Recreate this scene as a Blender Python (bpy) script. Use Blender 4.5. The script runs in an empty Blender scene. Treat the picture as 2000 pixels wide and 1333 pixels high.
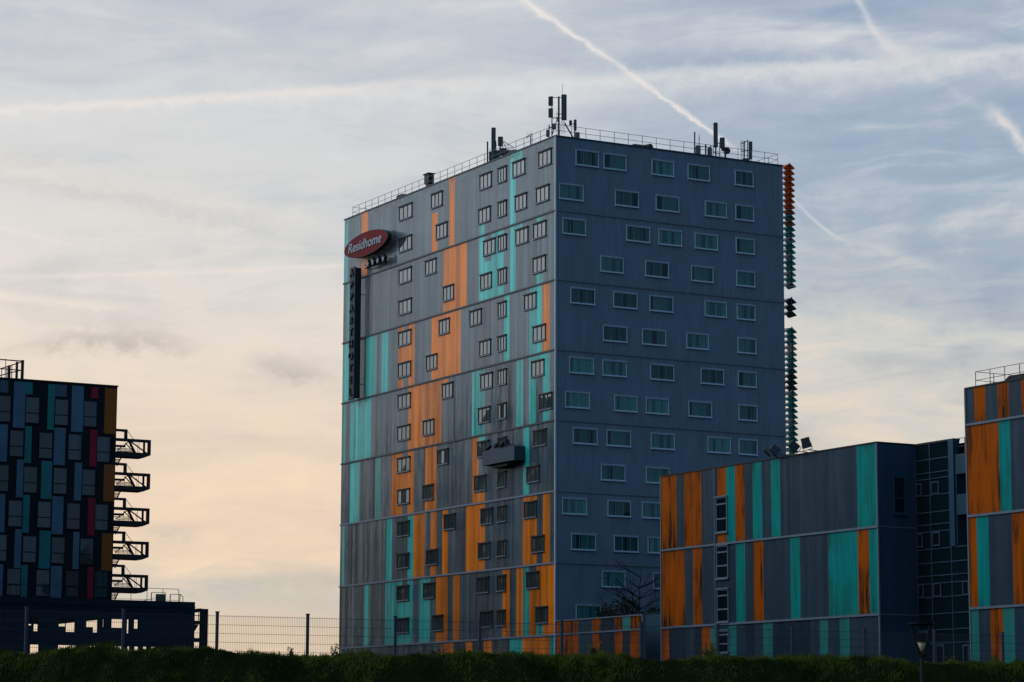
import bpy, math, random
import numpy as np
from mathutils import Vector, Matrix
random.seed(7); rng = np.random.default_rng(5)
R = math.radians
sc = bpy.context.scene; COL = sc.collection
# ------------------------------------------------------------------ camera model
F, PIT, ROLL, CAMZ = 5018.6, 0.151584, -0.0034492, 1.6
CX0, D0, TH = 3.37406, 197.0, 0.50665
GZ = 2.8                                    # ground level behind the embankment
_c, _s = math.cos(PIT), math.sin(PIT); _cr, _sr = math.cos(ROLL), math.sin(ROLL)
FWD = Vector((0, _c, _s)); RT0 = Vector((1, 0, 0)); UP0 = Vector((0, -_s, _c))
RT = RT0*_cr - UP0*_sr; UP = RT0*_sr + UP0*_cr
CAM = Vector((0, 0, CAMZ))
def ray(x, y):
    return FWD + RT*((x-1000)/F) + UP*(-(y-666.5)/F)
def at_depth(x, y, Y):
    d = ray(x, y); return CAM + d*(Y/d.y)
def azel(x, y):
    d = ray(x, y).normalized(); return math.atan2(d.x, d.y), math.asin(d.z)
class Frame:
    """building frame: local x along the striped front (to the right and nearer), local y to the back, z up"""
    def __init__(s, ox, oy):
        s.o = Vector((ox, oy, 0)); s.P = Vector((math.sin(TH), -math.cos(TH), 0)); s.Rr = Vector((math.cos(TH), math.sin(TH), 0))
    def W(s, u, v, z=0): return s.o + s.P*u + s.Rr*v + Vector((0, 0, z))
    def hit_v(s, x, y, v0=0):               # ray with the plane v=v0 -> (u, world z)
        d = ray(x, y); n = s.Rr; t = ((s.o + s.Rr*v0 - CAM).dot(n))/d.dot(n); p = CAM + d*t
        return (p-s.o).dot(s.P), p.z
    def hit_u(s, x, y, u0=0):
        d = ray(x, y); n = s.P; t = ((s.o + s.P*u0 - CAM).dot(n))/d.dot(n); p = CAM + d*t
        return (p-s.o).dot(s.Rr), p.z
    def _sol(s, x, A, B):
        k = (x-1000)/F; return (k*A.dot(FWD)-A.dot(RT))/(B.dot(RT)-k*B.dot(FWD))
    def u_at(s, x, z, v0=0): return s._sol(x, s.W(0, v0, z)-CAM, s.P)
    def v_at(s, x, z, u0=0): return s._sol(x, s.W(u0, 0, z)-CAM, s.Rr)
PHI = TH - math.pi/2
FT = Frame(CX0, D0)
_p = at_depth(225, 1000, 207.0); FL = Frame(_p.x, _p.y)
# ------------------------------------------------------------------ mesh helpers
class MB:
    def __init__(s): s.v = []; s.f = []; s.m = []
    def poly(s, pts, m=0):
        b = len(s.v); s.v += [tuple(p) for p in pts]; s.f.append(tuple(range(b, b+len(pts)))); s.m.append(m)
    def box(s, x0, x1, y0, y1, z0, z1, m=0):
        if x0 > x1: x0, x1 = x1, x0
        if y0 > y1: y0, y1 = y1, y0
        if z0 > z1: z0, z1 = z1, z0
        b = len(s.v)
        s.v += [(x0,y0,z0),(x1,y0,z0),(x1,y1,z0),(x0,y1,z0),(x0,y0,z1),(x1,y0,z1),(x1,y1,z1),(x0,y1,z1)]
        for q in ((0,3,2,1),(4,5,6,7),(0,1,5,4),(1,2,6,5),(2,3,7,6),(3,0,4,7)):
            s.f.append(tuple(b+i for i in q)); s.m.append(m)
    def bar(s, a, b, r, n=4, m=0, r2=None):
        a = Vector(a); b = Vector(b); d = (b-a)
        if d.length < 1e-6: return
        d.normalize(); t = Vector((0,0,1)) if abs(d.z) < .9 else Vector((1,0,0))
        p = d.cross(t).normalized(); q = d.cross(p); r2 = r if r2 is None else r2; k = len(s.v)
        for c, rr in ((a, r), (b, r2)):
            for i in range(n):
                w = 2*math.pi*(i+.5)/n; s.v.append(tuple(c + p*math.cos(w)*rr + q*math.sin(w)*rr))
        for i in range(n):
            j = (i+1) % n; s.f.append((k+i, k+j, k+n+j, k+n+i)); s.m.append(m)
        s.f.append(tuple(k+i for i in range(n))[::-1]); s.m.append(m)
        s.f.append(tuple(k+n+i for i in range(n))); s.m.append(m)
    def prism(s, pts, y0, y1, m=0, ax='y'):
        """outline in x,z extruded along y (or outline y,z along x)"""
        f = (lambda a, b, c: (a, c, b)) if ax == 'y' else (lambda a, b, c: (c, a, b))
        n = len(pts); k = len(s.v)
        s.v += [f(a, b, y0) for a, b in pts] + [f(a, b, y1) for a, b in pts]
        s.f.append(tuple(range(k, k+n))); s.f.append(tuple(range(k+2*n-1, k+n-1, -1))); s.m += [m, m]
        for i in range(n):
            j = (i+1) % n; s.f.append((k+i, k+n+i, k+n+j, k+j)); s.m.append(m)
    def build(s, name, mats, parent=None, dz=0.0, smooth=False):
        me = bpy.data.meshes.new(name)
        me.from_pydata([(a, b, c+dz) for a, b, c in s.v], [], s.f)
        if not isinstance(mats, (list, tuple)): mats = [mats]
        for mt in mats: me.materials.append(mt)
        me.polygons.foreach_set('material_index', s.m)
        if smooth: me.polygons.foreach_set('use_smooth', [True]*len(s.f))
        me.update()
        o = bpy.data.objects.new(name, me); COL.objects.link(o)
        if parent: o.parent = parent
        return o
def tag(o, label=None, cat=None, group=None, kind=None):
    if label: o['label'] = label
    if cat: o['category'] = cat
    if group: o['group'] = group
    if kind: o['kind'] = kind
    return o
def thing(name, loc, label, cat, rz=0.0, group=None):
    o = bpy.data.objects.new(name, None); COL.objects.link(o); o.location = loc; o.rotation_euler = (0, 0, rz)
    o.empty_display_size = .5
    return tag(o, label, cat, group)
def copy_tree(o, parent=None):
    c = o.copy(); COL.objects.link(c); c.parent = parent
    for ch in list(o.children): copy_tree(ch, c)
    return c
# ------------------------------------------------------------------ node helpers
def lin(r, g, b):
    f = lambda c: (c/255/12.92) if c/255 <= .04045 else ((c/255+.055)/1.055)**2.4
    return (f(r), f(g), f(b), 1)
class S:
    """socket with arithmetic"""
    def __init__(s, nt, k): s.nt = nt; s.k = k
    def _m(s, op, *a, clamp=False):
        n = s.nt.nodes.new('ShaderNodeMath'); n.operation = op; n.use_clamp = clamp
        for i, x in enumerate((s,)+a):
            if isinstance(x, S): s.nt.links.new(x.k, n.inputs[i])
            else: n.inputs[i].default_value = x
        return S(s.nt, n.outputs[0])
    def __add__(s, o): return s._m('ADD', o)
    __radd__ = __add__
    def __sub__(s, o): return s._m('SUBTRACT', o)
    def __rsub__(s, o): return (s*-1)+o
    def __mul__(s, o): return s._m('MULTIPLY', o)
    __rmul__ = __mul__
    def __truediv__(s, o): return s._m('DIVIDE', o)
    def pw(s, o): return s._m('POWER', o)
    def exp(s): return s._m('EXPONENT')
    def floor(s): return s._m('FLOOR')
    def sat(s): return s._m('ADD', 0.0, clamp=True)
    def ss(s, a, b):
        n = s.nt.nodes.new('ShaderNodeMapRange'); n.interpolation_type = 'SMOOTHSTEP'
        s.nt.links.new(s.k, n.inputs[0]); n.inputs[1].default_value = a; n.inputs[2].default_value = b
        return S(s.nt, n.outputs[0])
    def gauss(s, w): return ((s/w).pw(2.0)*-1.0).exp()
def absq(x): return x._m('ABSOLUTE')
def comb(nt, x, y, z):
    n = nt.nodes.new('ShaderNodeCombineXYZ')
    for i, q in enumerate((x, y, z)):
        if isinstance(q, S): nt.links.new(q.k, n.inputs[i])
        else: n.inputs[i].default_value = q
    return n.outputs[0]
def noise(nt, vec, scale=1.0, detail=3.0, rough=.5, dist=0.0, out=0):
    n = nt.nodes.new('ShaderNodeTexNoise'); nt.links.new(vec, n.inputs['Vector'])
    n.inputs['Scale'].default_value = scale; n.inputs['Detail'].default_value = detail
    n.inputs['Roughness'].default_value = rough; n.inputs['Distortion'].default_value = dist
    return S(nt, n.outputs[out])
def white(nt, vec, out='Value'):
    n = nt.nodes.new('ShaderNodeTexWhiteNoise'); n.noise_dimensions = '3D'; nt.links.new(vec, n.inputs['Vector'])
    return S(nt, n.outputs[out])
def mixc(nt, fac, a, b, blend='MIX'):
    n = nt.nodes.new('ShaderNodeMix'); n.data_type = 'RGBA'; n.blend_type = blend; n.clamp_factor = (blend == 'MIX')
    for i, q in ((0, fac), (6, a), (7, b)):
        if isinstance(q, S): nt.links.new(q.k, n.inputs[i])
        elif hasattr(q, 'is_output'): nt.links.new(q, n.inputs[i])
        else: n.inputs[i].default_value = q
    return n.outputs[2]
def new_mat(name):
    m = bpy.data.materials.new(name); m.use_nodes = True; nt = m.node_tree
    return m, nt, nt.nodes['Principled BSDF']
def objxyz(nt):
    t = nt.nodes.new('ShaderNodeTexCoord'); sp = nt.nodes.new('ShaderNodeSeparateXYZ'); nt.links.new(t.outputs['Object'], sp.inputs[0])
    return t, S(nt, sp.outputs[0]), S(nt, sp.outputs[1]), S(nt, sp.outputs[2])
def vadd(nt, a, b, sc_=1.0):
    """normalize(a + b*sc)"""
    n = nt.nodes.new('ShaderNodeVectorMath'); n.operation = 'MULTIPLY_ADD'
    nt.links.new(b, n.inputs[0]); n.inputs[1].default_value = (sc_,)*3; nt.links.new(a, n.inputs[2])
    q = nt.nodes.new('ShaderNodeVectorMath'); q.operation = 'NORMALIZE'; nt.links.new(n.outputs[0], q.inputs[0])
    return q.outputs[0]
def plain(name, col, rough=.6, metal=0.0, var=.25, scale=1.5, ior=1.5):
    m, nt, b = new_mat(name); t, x, y, z = objxyz(nt)
    nz = noise(nt, comb(nt, x, y, z*.5), scale, 4, .6); f = ((nz-.5)*var*2.0)+1.0
    c2 = nt.nodes.new('ShaderNodeVectorMath'); c2.operation = 'SCALE'; c2.inputs[0].default_value = col[:3]; nt.links.new(f.k, c2.inputs['Scale'])
    nt.links.new(c2.outputs[0], b.inputs['Base Color'])
    r = (nz*.2)+(rough-.1); nt.links.new(r.k, b.inputs['Roughness']); b.inputs['Metallic'].default_value = metal
    b.inputs['IOR'].default_value = ior; b.inputs['Specular IOR Level'].default_value = .22 if rough > .38 else .5
    return m
def cladding(name, col, rough=.16, ior=1.42, stain=0.0, tilt=.03, tone=.55, mod=.36, grime=.45, band=5.5, z0=9.06-GZ, metal=0.0):
    """vertical metal cladding sheets: ribs, each sheet with its own tone and set, painted reflection streaks, rain-washed dirt"""
    m, nt, b = new_mat(name); t, x, y, z = objxyz(nt); s = x+y
    sheet = (s/mod).floor(); bd = ((z-z0)/band).floor()
    wn = white(nt, comb(nt, sheet, bd, 3.0)); wn2 = white(nt, comb(nt, (s/(mod*3.1)).floor(), bd, 9.0))
    streak = noise(nt, comb(nt, s*9.0, 2.0, z*.22), 1.0, 5, .62)
    soft = noise(nt, comb(nt, s*1.2, 5.0, z*.35), 1.0, 3, .5)
    thin = noise(nt, comb(nt, s*26.0, 8.0, z*.12), 1.0, 3, .6)
    f = 1.0 + (thin-.5)*tone*1.6 + (wn-.5)*tone + (wn2-.5)*tone*.7 + (streak-.5)*.75 + (soft-.5)*.45  # thin lines and part of the tone: streaky reflections put into the colour
    fr = ((z-z0)/band) - bd                                   # 0 at a ledge, 1 just under the next
    wash = noise(nt, comb(nt, s*5.0, 7.0, z*.12), 1.0, 4, .7)
    g = (fr.ss(.72, 1.0)*.8 + (1.0-fr.ss(0.0, .10))*.9)*wash.ss(.42, .68)*grime
    col2 = nt.nodes.new('ShaderNodeVectorMath'); col2.operation = 'SCALE'; col2.inputs[0].default_value = col[:3]; nt.links.new(f.k, col2.inputs['Scale'])
    out = mixc(nt, g.sat(), col2.outputs[0], (.035, .04, .04, 1))
    if stain > 0:
        sm = ((s/.66)-(s/.66).floor()); seam = 1.0-absq(sm-.5).ss(.26, .5)*.75
        n1 = noise(nt, comb(nt, s*1.9, 11.0, z*.27), 1.0, 6, .68, .2); n2 = noise(nt, comb(nt, s*.35, 17.0, z*.2), 1.0, 2, .5)
        sf = (n1+(n2-.5)*.8 + (1.0-fr.ss(0.0, .3))*.07).ss(.42, .78)*seam*stain
        out = mixc(nt, sf.sat(), out, (.022, .015, .008, 1))
    nt.links.new(out, b.inputs['Base Color'])
    rg = (soft*.22)+(rough-.11)+g*.3; nt.links.new(rg.k, b.inputs['Roughness'])
    b.inputs['IOR'].default_value = ior; b.inputs['Metallic'].default_value = metal
    # ribs + unevenly set sheets
    rib = absq(((s/(mod*.5)) - (s/(mod*.5)).floor()) - .5)
    bump = nt.nodes.new('ShaderNodeBump'); bump.inputs['Strength'].default_value = .5; bump.inputs['Distance'].default_value = .012
    h = rib.ss(.36, .48)+noise(nt, comb(nt, s*1.1, 3.0, z*.5), 1.0, 2, .5)*.6; nt.links.new(h.k, bump.inputs['Height'])
    wc = white(nt, comb(nt, sheet, bd, 1.0), 'Color'); sub = nt.nodes.new('ShaderNodeVectorMath'); sub.operation = 'SUBTRACT'
    nt.links.new(wc.k, sub.inputs[0]); sub.inputs[1].default_value = (.5, .5, .5)
    nc = noise(nt, comb(nt, s*2.2, 3.0, z*.6), 1.0, 2, .5, 0, 1); sub2 = nt.nodes.new('ShaderNodeVectorMath'); sub2.operation = 'SUBTRACT'
    nt.links.new(nc.k, sub2.inputs[0]); sub2.inputs[1].default_value = (.5, .5, .5)
    nn = vadd(nt, vadd(nt, bump.outputs[0], sub.outputs[0], tilt*2.2), sub2.outputs[0], tilt*3.0)
    nt.links.new(nn, b.inputs['Normal'])
    return m
def glass(name, base, ior=2.2, rough=.03, tilt=.03, curtain=None, pane=.62, vary=.5):
    m, nt, b = new_mat(name); t, x, y, z = objxyz(nt); s = x+y
    oi = nt.nodes.new('ShaderNodeObjectInfo'); rnd = S(nt, oi.outputs['Random'])
    ge = nt.nodes.new('ShaderNodeNewGeometry'); pid = S(nt, ge.outputs['Random Per Island'])*40.0; w = white(nt, comb(nt, pid, 1.0, rnd*50.0))
    f = 1.0+(w-.5)*vary
    col = nt.nodes.new('ShaderNodeVectorMath'); col.operation = 'SCALE'; col.inputs[0].default_value = base[:3]; nt.links.new(f.k, col.inputs['Scale'])
    out = col.outputs[0]
    if curtain:
        fold = noise(nt, comb(nt, s*9.0+rnd*20.0, 1.0, z*.25), 1.0, 3, .6)
        gapn = noise(nt, comb(nt, s*1.6+rnd*9.0, 4.0, 0.0), 1.0, 1, .5)
        cc = nt.nodes.new('ShaderNodeVectorMath'); cc.operation = 'SCALE'; cc.inputs[0].default_value = curtain[:3]
        nt.links.new(((fold*1.3+.35)*(1.0+(rnd-.5)*1.2)).k, cc.inputs['Scale'])
        out = mixc(nt, gapn.ss(.36, .5), out, cc.outputs[0])
    nt.links.new(out, b.inputs['Base Color'])
    b.inputs['Roughness'].default_value = rough; b.inputs['IOR'].default_value = ior
    geo = nt.nodes.new('ShaderNodeNewGeometry')
    wc = white(nt, comb(nt, pid, rnd*31.0, 2.0), 'Color'); sub = nt.nodes.new('ShaderNodeVectorMath'); sub.operation = 'SUBTRACT'
    nt.links.new(wc.k, sub.inputs[0]); sub.inputs[1].default_value = (.5, .5, .5)
    nc = noise(nt, t.outputs['Object'], .9, 2, .5, 0, 1); sub2 = nt.nodes.new('ShaderNodeVectorMath'); sub2.operation = 'SUBTRACT'
    nt.links.new(nc.k, sub2.inputs[0]); sub2.inputs[1].default_value = (.5, .5, .5)
    nt.links.new(vadd(nt, vadd(nt, geo.outputs['Normal'], sub.outputs[0], tilt), sub2.outputs[0], tilt*.8), b.inputs['Normal'])
    return m
GREY = (.046, .082, .104); TEAL = (.022, .39, .355); ORNG = (.66, .165, .008)
M = {}
M['grey'] = cladding('grey_cladding', GREY, ior=1.48); M['teal'] = cladding('teal_cladding', TEAL, ior=1.42); M['orange'] = cladding('orange_cladding', ORNG, ior=1.34)
M['dgrey'] = cladding('dark_grey_cladding', (.05, .07, .09)); M['dteal'] = cladding('dark_teal_cladding', (.03, .20, .19))
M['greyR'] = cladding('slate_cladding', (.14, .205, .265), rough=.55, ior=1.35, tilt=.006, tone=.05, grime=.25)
M['agrey'] = cladding('annex_grey', (.022, .048, .072), rough=.35, ior=1.22, tone=.16, stain=.25)
M['ateal'] = cladding('annex_teal', (.002, .24, .225), rough=.4, ior=1.12, tone=.1, stain=.55)
M['aorange'] = cladding('annex_orange', (.36, .074, .001), rough=.45, ior=1.12, tone=.1, stain=1.25)
M['adgrey'] = cladding('annex_dark_grey', (.008, .024, .042), rough=.35, ior=1.22, tone=.15)
M['adteal'] = cladding('annex_dark_teal', (.02, .19, .17), rough=.35, ior=1.22, tone=.15)
M['frame_dark'] = plain('dark_frame', (.03, .035, .04), .45)
M['frame_light'] = plain('light_frame', (.42, .56, .66), .5)
M['frame_mid'] = plain('mid_frame', (.035, .065, .10), .5)
M['mull'] = plain('mullion', (.10, .20, .25), .5)
M['sill'] = plain('sill_metal', (.16, .20, .25), .45)
M['ledge'] = plain('ledge_metal', (.045, .055, .065), .5, var=.4); M['ledgeR'] = plain('slate_ledge', (.13, .18, .23), .5, var=.3)
M['ledgeA'] = plain('annex_ledge', (.12, .165, .21), .5, var=.3)
M['trim'] = plain('corner_trim', (.42, .48, .54), .4)
M['pane'] = glass('window_glass', (.035, .055, .058), ior=2.05, tilt=.03)
M['paneR'] = glass('curtained_glass', (.006, .03, .034), ior=1.4, curtain=(.045, .185, .172), tilt=.02)
M['paneD'] = glass('dark_glass', (.006, .010, .014), ior=1.55, tilt=.02)
M['paneG'] = glass('green_glass', (.003, .012, .014), ior=1.35, tilt=.02, pane=1.9, vary=1.1)
M['steel'] = plain('dark_steel', (.022, .026, .03), .55)
M['roof'] = plain('roof_felt', (.06, .065, .07), .9)
M['ant'] = plain('antenna_shell', (.05, .065, .075), .5)
M['antl'] = plain('antenna_box', (.08, .10, .12), .5)
M['rail'] = plain('galvanised_rail', (.10, .115, .13), .5)
# ------------------------------------------------------------------ sky
def make_world():
    w = bpy.data.worlds.new('World'); sc.world = w; w.use_nodes = True; nt = w.node_tree
    bg = nt.nodes['Background']; tc = nt.nodes.new('ShaderNodeTexCoord')
    nrm = nt.nodes.new('ShaderNodeVectorMath'); nrm.operation = 'NORMALIZE'; nt.links.new(tc.outputs['Generated'], nrm.inputs[0])
    sp = nt.nodes.new('ShaderNodeSeparateXYZ'); nt.links.new(nrm.outputs[0], sp.inputs[0])
    X, Y, Z = (S(nt, sp.outputs[i]) for i in range(3))
    az = X._m('ARCTAN2', Y)*(180/math.pi); el = Z._m('ARCSINE')*(180/math.pi)
    sky = nt.nodes.new('ShaderNodeTexSky'); sky.sky_type = 'NISHITA'; sky.sun_disc = False
    sky.sun_elevation = R(SUN_EL); sky.sun_rotation = R(SUN_AZ); sky.air_density = 1.3; sky.dust_density = 2.0; sky.ozone_density = 2.5
    scl = nt.nodes.new('ShaderNodeVectorMath'); scl.operation = 'SCALE'; nt.links.new(sky.outputs[0], scl.inputs[0]); scl.inputs['Scale'].default_value = 1.0
    # thin high cloud: colour by height, warmer towards the sunset
    def ramp(stops):
        r = nt.nodes.new('ShaderNodeValToRGB'); e = r.color_ramp.elements; cr = r.color_ramp
        while len(e) > 1: e.remove(e[-1])
        e[0].position = stops[0][0]/90; e[0].color = stops[0][1]
        for p, c in stops[1:]:
            q = e.new(p/90); q.color = c
        return r
    hn = noise(nt, comb(nt, az*.045, el*.16, 3.0), 1.0, 3, .5)
    eh = ((el + (hn-.5)*3.0)/90.0).sat()
    warm = ramp([(0, lin(222,202,178)), (2.0, lin(226,208,184)), (2.9, lin(200,200,192)), (3.9, lin(234,212,190)), (5.6, lin(235,215,194)), (7.4, lin(231,217,200)), (9.2, lin(229,222,213)), (11.5, lin(221,221,219)), (14, lin(207,211,216)), (17, lin(196,202,211)), (26, lin(158,170,188)), (50, lin(110,128,155)), (90, lin(80,100,135))])
    cool = ramp([(0, lin(206,190,172)), (3.2, lin(206,196,184)), (6, lin(217,211,202)), (8.5, lin(209,210,208)), (10.5, lin(172,186,199)), (13, lin(163,181,200)), (16, lin(176,188,204)), (26, lin(140,158,184)), (50, lin(95,118,155)), (90, lin(75,98,140))])
    for r in (warm, cool): nt.links.new(eh.k, r.inputs[0])
    side = (az + (hn-.5)*8.0).ss(-5.0, 9.5)
    base = mixc(nt, side, warm.outputs[0], cool.outputs[0])
    # streaky cirrus
    wx = noise(nt, comb(nt, az*.25, el*.5, 7.0), 1.0, 2, .5); a2 = az + (wx-.5)*1.6; e2 = el + (wx-.5)*.8
    c1 = noise(nt, comb(nt, a2*.14, e2*.75 + az*.03, 0.0), 1.0, 6, .55, .4)
    c2 = noise(nt, comb(nt, a2*.35, e2*1.6 - az*.10, 4.0), 1.0, 7, .6, .8)
    c3 = noise(nt, comb(nt, a2*.9, e2*.55, 9.0), 1.0, 6, .6, .3)
    k = (c1-.5)*1.5 + (c2-.5)*.95 + (c3-.5)*.40
    lightc = ((k)*1.6).sat(); darkc = ((k*-1.0)*1.9).sat()
    hi = mixc(nt, el.ss(5.0, 13.0), lin(250,226,194), lin(222,223,226)); lo = mixc(nt, el.ss(4.0, 11.0), lin(190,178,164), lin(140,163,192))
    base = mixc(nt, lightc*1.25, base, hi); base = mixc(nt, darkc*(.38+side*.5), base, lo)
    # vapour trails and named cloud bars: a curve el(az) through three points each
    fine = noise(nt, comb(nt, az*2.6, el*2.6, 2.0), 1.0, 5, .6); fine2 = noise(nt, comb(nt, az*1.3, el*2.2, 8.0), 1.0, 5, .65)
    def trail(p3, x0, x1, w, amp, colr, fade=.9, soft=0.0, rag=.12, base=base, gap=.5):
        A = [tuple(q*180/math.pi for q in azel(*p)) for p in p3]
        co = np.polyfit([a for a, e in A], [e for a, e in A], 2)
        aa = az; d = el - (aa*aa*float(co[0]) + aa*float(co[1]) + float(co[2])) + (fine-.5)*(rag*1.6) + (fine2-.5)*(rag*1.5)
        m0 = azel(x0, p3[0][1])[0]*180/math.pi; m1 = azel(x1, p3[2][1])[0]*180/math.pi
        msk = az.ss(m0-fade, m0+fade)*(1.0-az.ss(m1-fade, m1+fade))
        g = d.gauss(w)
        if soft: g = g*(d.ss(-.05, .25)*-1.0+1.0) + d.gauss(w*.3)*.25
        g = g*msk*amp*((fine-.5)*gap*2.6+(fine2-.5)*1.2+1.0)
        return mixc(nt, g.sat(), base, colr)
    px = 180/math.pi/F
    wh = lin(238,232,228); wm = lin(243,232,222); bl = lin(150,172,196)
    T = [(((0,215),(700,182),(1500,134)), -300, 2300, 48*px, .62, lin(226,226,226), 3, 1, .12),
         (((0,216),(220,203),(520,184)), -300, 900, 9*px, .80, wh, 4.5, 0, .18),
         (((1022,0),(1240,152),(1400,265)), 900, 1430, 5.5*px, 1.15, wh, .5, 0, .16),
         (((1022,0),(1240,152),(1400,265)), 900, 1240, 11*px, .45, wh, .8, 0, .14),
         (((1540,380),(1600,438),(1665,480)), 1500, 1640, 4.5*px, .55, wh, .3, 0, .06),
         (((1600,460),(1740,495),(1900,560)), 1600, 1860, 9*px, .25, wh, .8, 0, .2),
         (((1668,-20),(1700,48),(1765,102)), 1650, 1775, 17*px, .62, wh, .2, 0, .25),
         (((1765,102),(1860,180),(1930,220)), 1770, 1925, 11*px, .22, wh, .4, 0, .2),
         (((1915,216),(1960,238),(2000,285)), 1935, 2100, 17*px, .95, lin(226,222,222), .25, 0, .25),
         (((100,540),(430,530),(670,519)), 60, 900, 4.5*px, .6, wm, 1.2, 0, .10),
         (((0,578),(140,592),(300,612)), -200, 260, 9*px, .65, wm, 1.0, 0, .16),
         (((0,446),(60,460),(130,478)), -100, 120, 6*px, .45, wm, .6, 0, .12),
         (((0,320),(200,375),(500,430)), -300, 520, 30*px, .35, lin(236,226,214), 2, 0, .5),
         (((0,350),(200,385),(500,440)), 60, 560, 14*px, .30, lin(172,184,196), 1.5, 0, .4),
         (((120,668),(250,664),(380,672)), 80, 360, 21*px, .55, lin(172,170,168), .9, 0, .4),
         (((480,705),(560,722),(650,735)), 500, 640, 22*px, .5, lin(176,172,170), .5, 0, .4),
         (((300,1045),(360,1040),(420,1040)), 290, 380, 16*px, .45, lin(178,182,180), .6, 0, .3),
         (((400,1150),(520,1138),(660,1134)), 350, 760, 16*px, .5, lin(182,190,184), 1, 0, .3),
         (((1300,330),(1600,355),(2000,330)), 1250, 2100, 60*px, .35, bl, 3, 0, .8),
         (((1200,128),(1400,112),(1700,108)), 1200, 1750, 14*px, .45, lin(150,168,192), 1.5, 0, .3)]
    out = base
    for p3, a, b_, w_, am, cl, fd, so, rg in T:
        am = am*(.72 if cl in (wh, wm) else .9)
        out = trail(p3, a, b_, w_, am, cl, fd, so, rg, base=out)
    # away from the sunset the veil thins out and the blue of the clear sky takes over
    sx, sy = math.sin(R(SUN_AZ)), math.cos(R(SUN_AZ))
    ph = (X*sx+Y*sy)
    near = ph.ss(-.45, .62)
    amt = near*.55+.45
    out = mixc(nt, (1.0-az.ss(-50.0, -20.0))*.85, out, mixc(nt, el.ss(5.0, 15.5), lin(132,130,128), lin(226,240,252)))
    dim = nt.nodes.new('ShaderNodeVectorMath'); dim.operation = 'SCALE'; nt.links.new(out, dim.inputs[0]); nt.links.new(amt.k, dim.inputs['Scale'])
    back = mixc(nt, el.ss(0.0, 40.0), lin(108,136,164), lin(92,124,162))
    tot = mixc(nt, near, back, dim.outputs[0])
    dv = (math.sin(R(-100))*math.cos(R(24)), math.cos(R(-100))*math.cos(R(24)), math.sin(R(24)))
    lob = (X*dv[0]+Y*dv[1]+Z*dv[2]).ss(.50, .97)*1.45       # unseen left sky brightened to light the striped wall
    tot = mixc(nt, lob, tot, (.92, .98, 1.04, 1), 'ADD')
    tot = mixc(nt, el.ss(-3.0, -.2), (.02, .022, .02, 1), tot)
    # physical sky underneath at the usual strength, cloud veil over it
    add = nt.nodes.new('ShaderNodeVectorMath'); add.operation = 'MULTIPLY_ADD'
    nt.links.new(scl.outputs[0], add.inputs[0]); add.inputs[1].default_value = (.12, .12, .12); nt.links.new(tot, add.inputs[2])
    # Background strength 0.1: the veil is given in units ten times brighter
    fin = nt.nodes.new('ShaderNodeVectorMath'); fin.operation = 'SCALE'; nt.links.new(tot, fin.inputs[0]); fin.inputs['Scale'].default_value = 10.0
    veil = mixc(nt, .94, scl.outputs[0], fin.outputs[0])
    nt.links.new(veil, bg.inputs[0]); bg.inputs[1].default_value = 0.1
    w.cycles.sampling_method = 'MANUAL'; w.cycles.sample_map_resolution = 512
SUN_EL, SUN_AZ = 4.0, -22.0
make_world()
sl = bpy.data.lights.new('sun', 'SUN'); sl.energy = .55; sl.angle = R(9); sl.color = (1, .78, .55)
so = bpy.data.objects.new('sun', sl); COL.objects.link(so)
sd = Vector((math.sin(R(SUN_AZ))*math.cos(R(SUN_EL)), math.cos(R(SUN_AZ))*math.cos(R(SUN_EL)), math.sin(R(SUN_EL))))
so.rotation_euler = sd.to_track_quat('Z', 'Y').to_euler()
# ------------------------------------------------------------------ facade builder
def zband(k):                                # world z of the ledge k (0 = roof edge)
    return 46.3766+CAMZ if k == 0 else 7.46182+CAMZ+(7-k)*5.5
ZTOP = zband(0)
def facade(mb, fr, u0, u1, zz, strips, names, v0=0.0):
    """wall in the plane v=v0 cut into coloured strips; zz = list of z levels from the top; strips[k] = (x0,x1,col[,f0,f1])"""
    for k in range(len(zz)-1):
        zt, zb = zz[k], zz[k+1]; zm = (zt+zb)/2
        st = []
        for q in strips[k]:
            a = min(max(fr.u_at(q[0], zm, v0), u0), u1); b = min(max(fr.u_at(q[1], zm, v0), u0), u1)
            f0, f1 = (q[3], q[4]) if len(q) > 3 else (0, 1)
            st.append((a, b, q[2], zt-(zt-zb)*f0, zt-(zt-zb)*f1))
        us = sorted({u0, u1, *[s[0] for s in st], *[s[1] for s in st]}); zs = sorted({zt, zb, *[s[3] for s in st], *[s[4] for s in st]})
        for i in range(len(us)-1):
            for j in range(len(zs)-1):
                if us[i+1]-us[i] < 1e-4: continue
                um, zc = (us[i]+us[i+1])/2, (zs[j]+zs[j+1])/2; c = names[0]
                for a, b, cc, z1, z2 in st:
                    if a < um < b and z2 < zc < z1: c = cc
                mb.poly([(us[i], v0, zs[j]), (us[i+1], v0, zs[j]), (us[i+1], v0, zs[j+1]), (us[i], v0, zs[j+1])], names.index(c))
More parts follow.
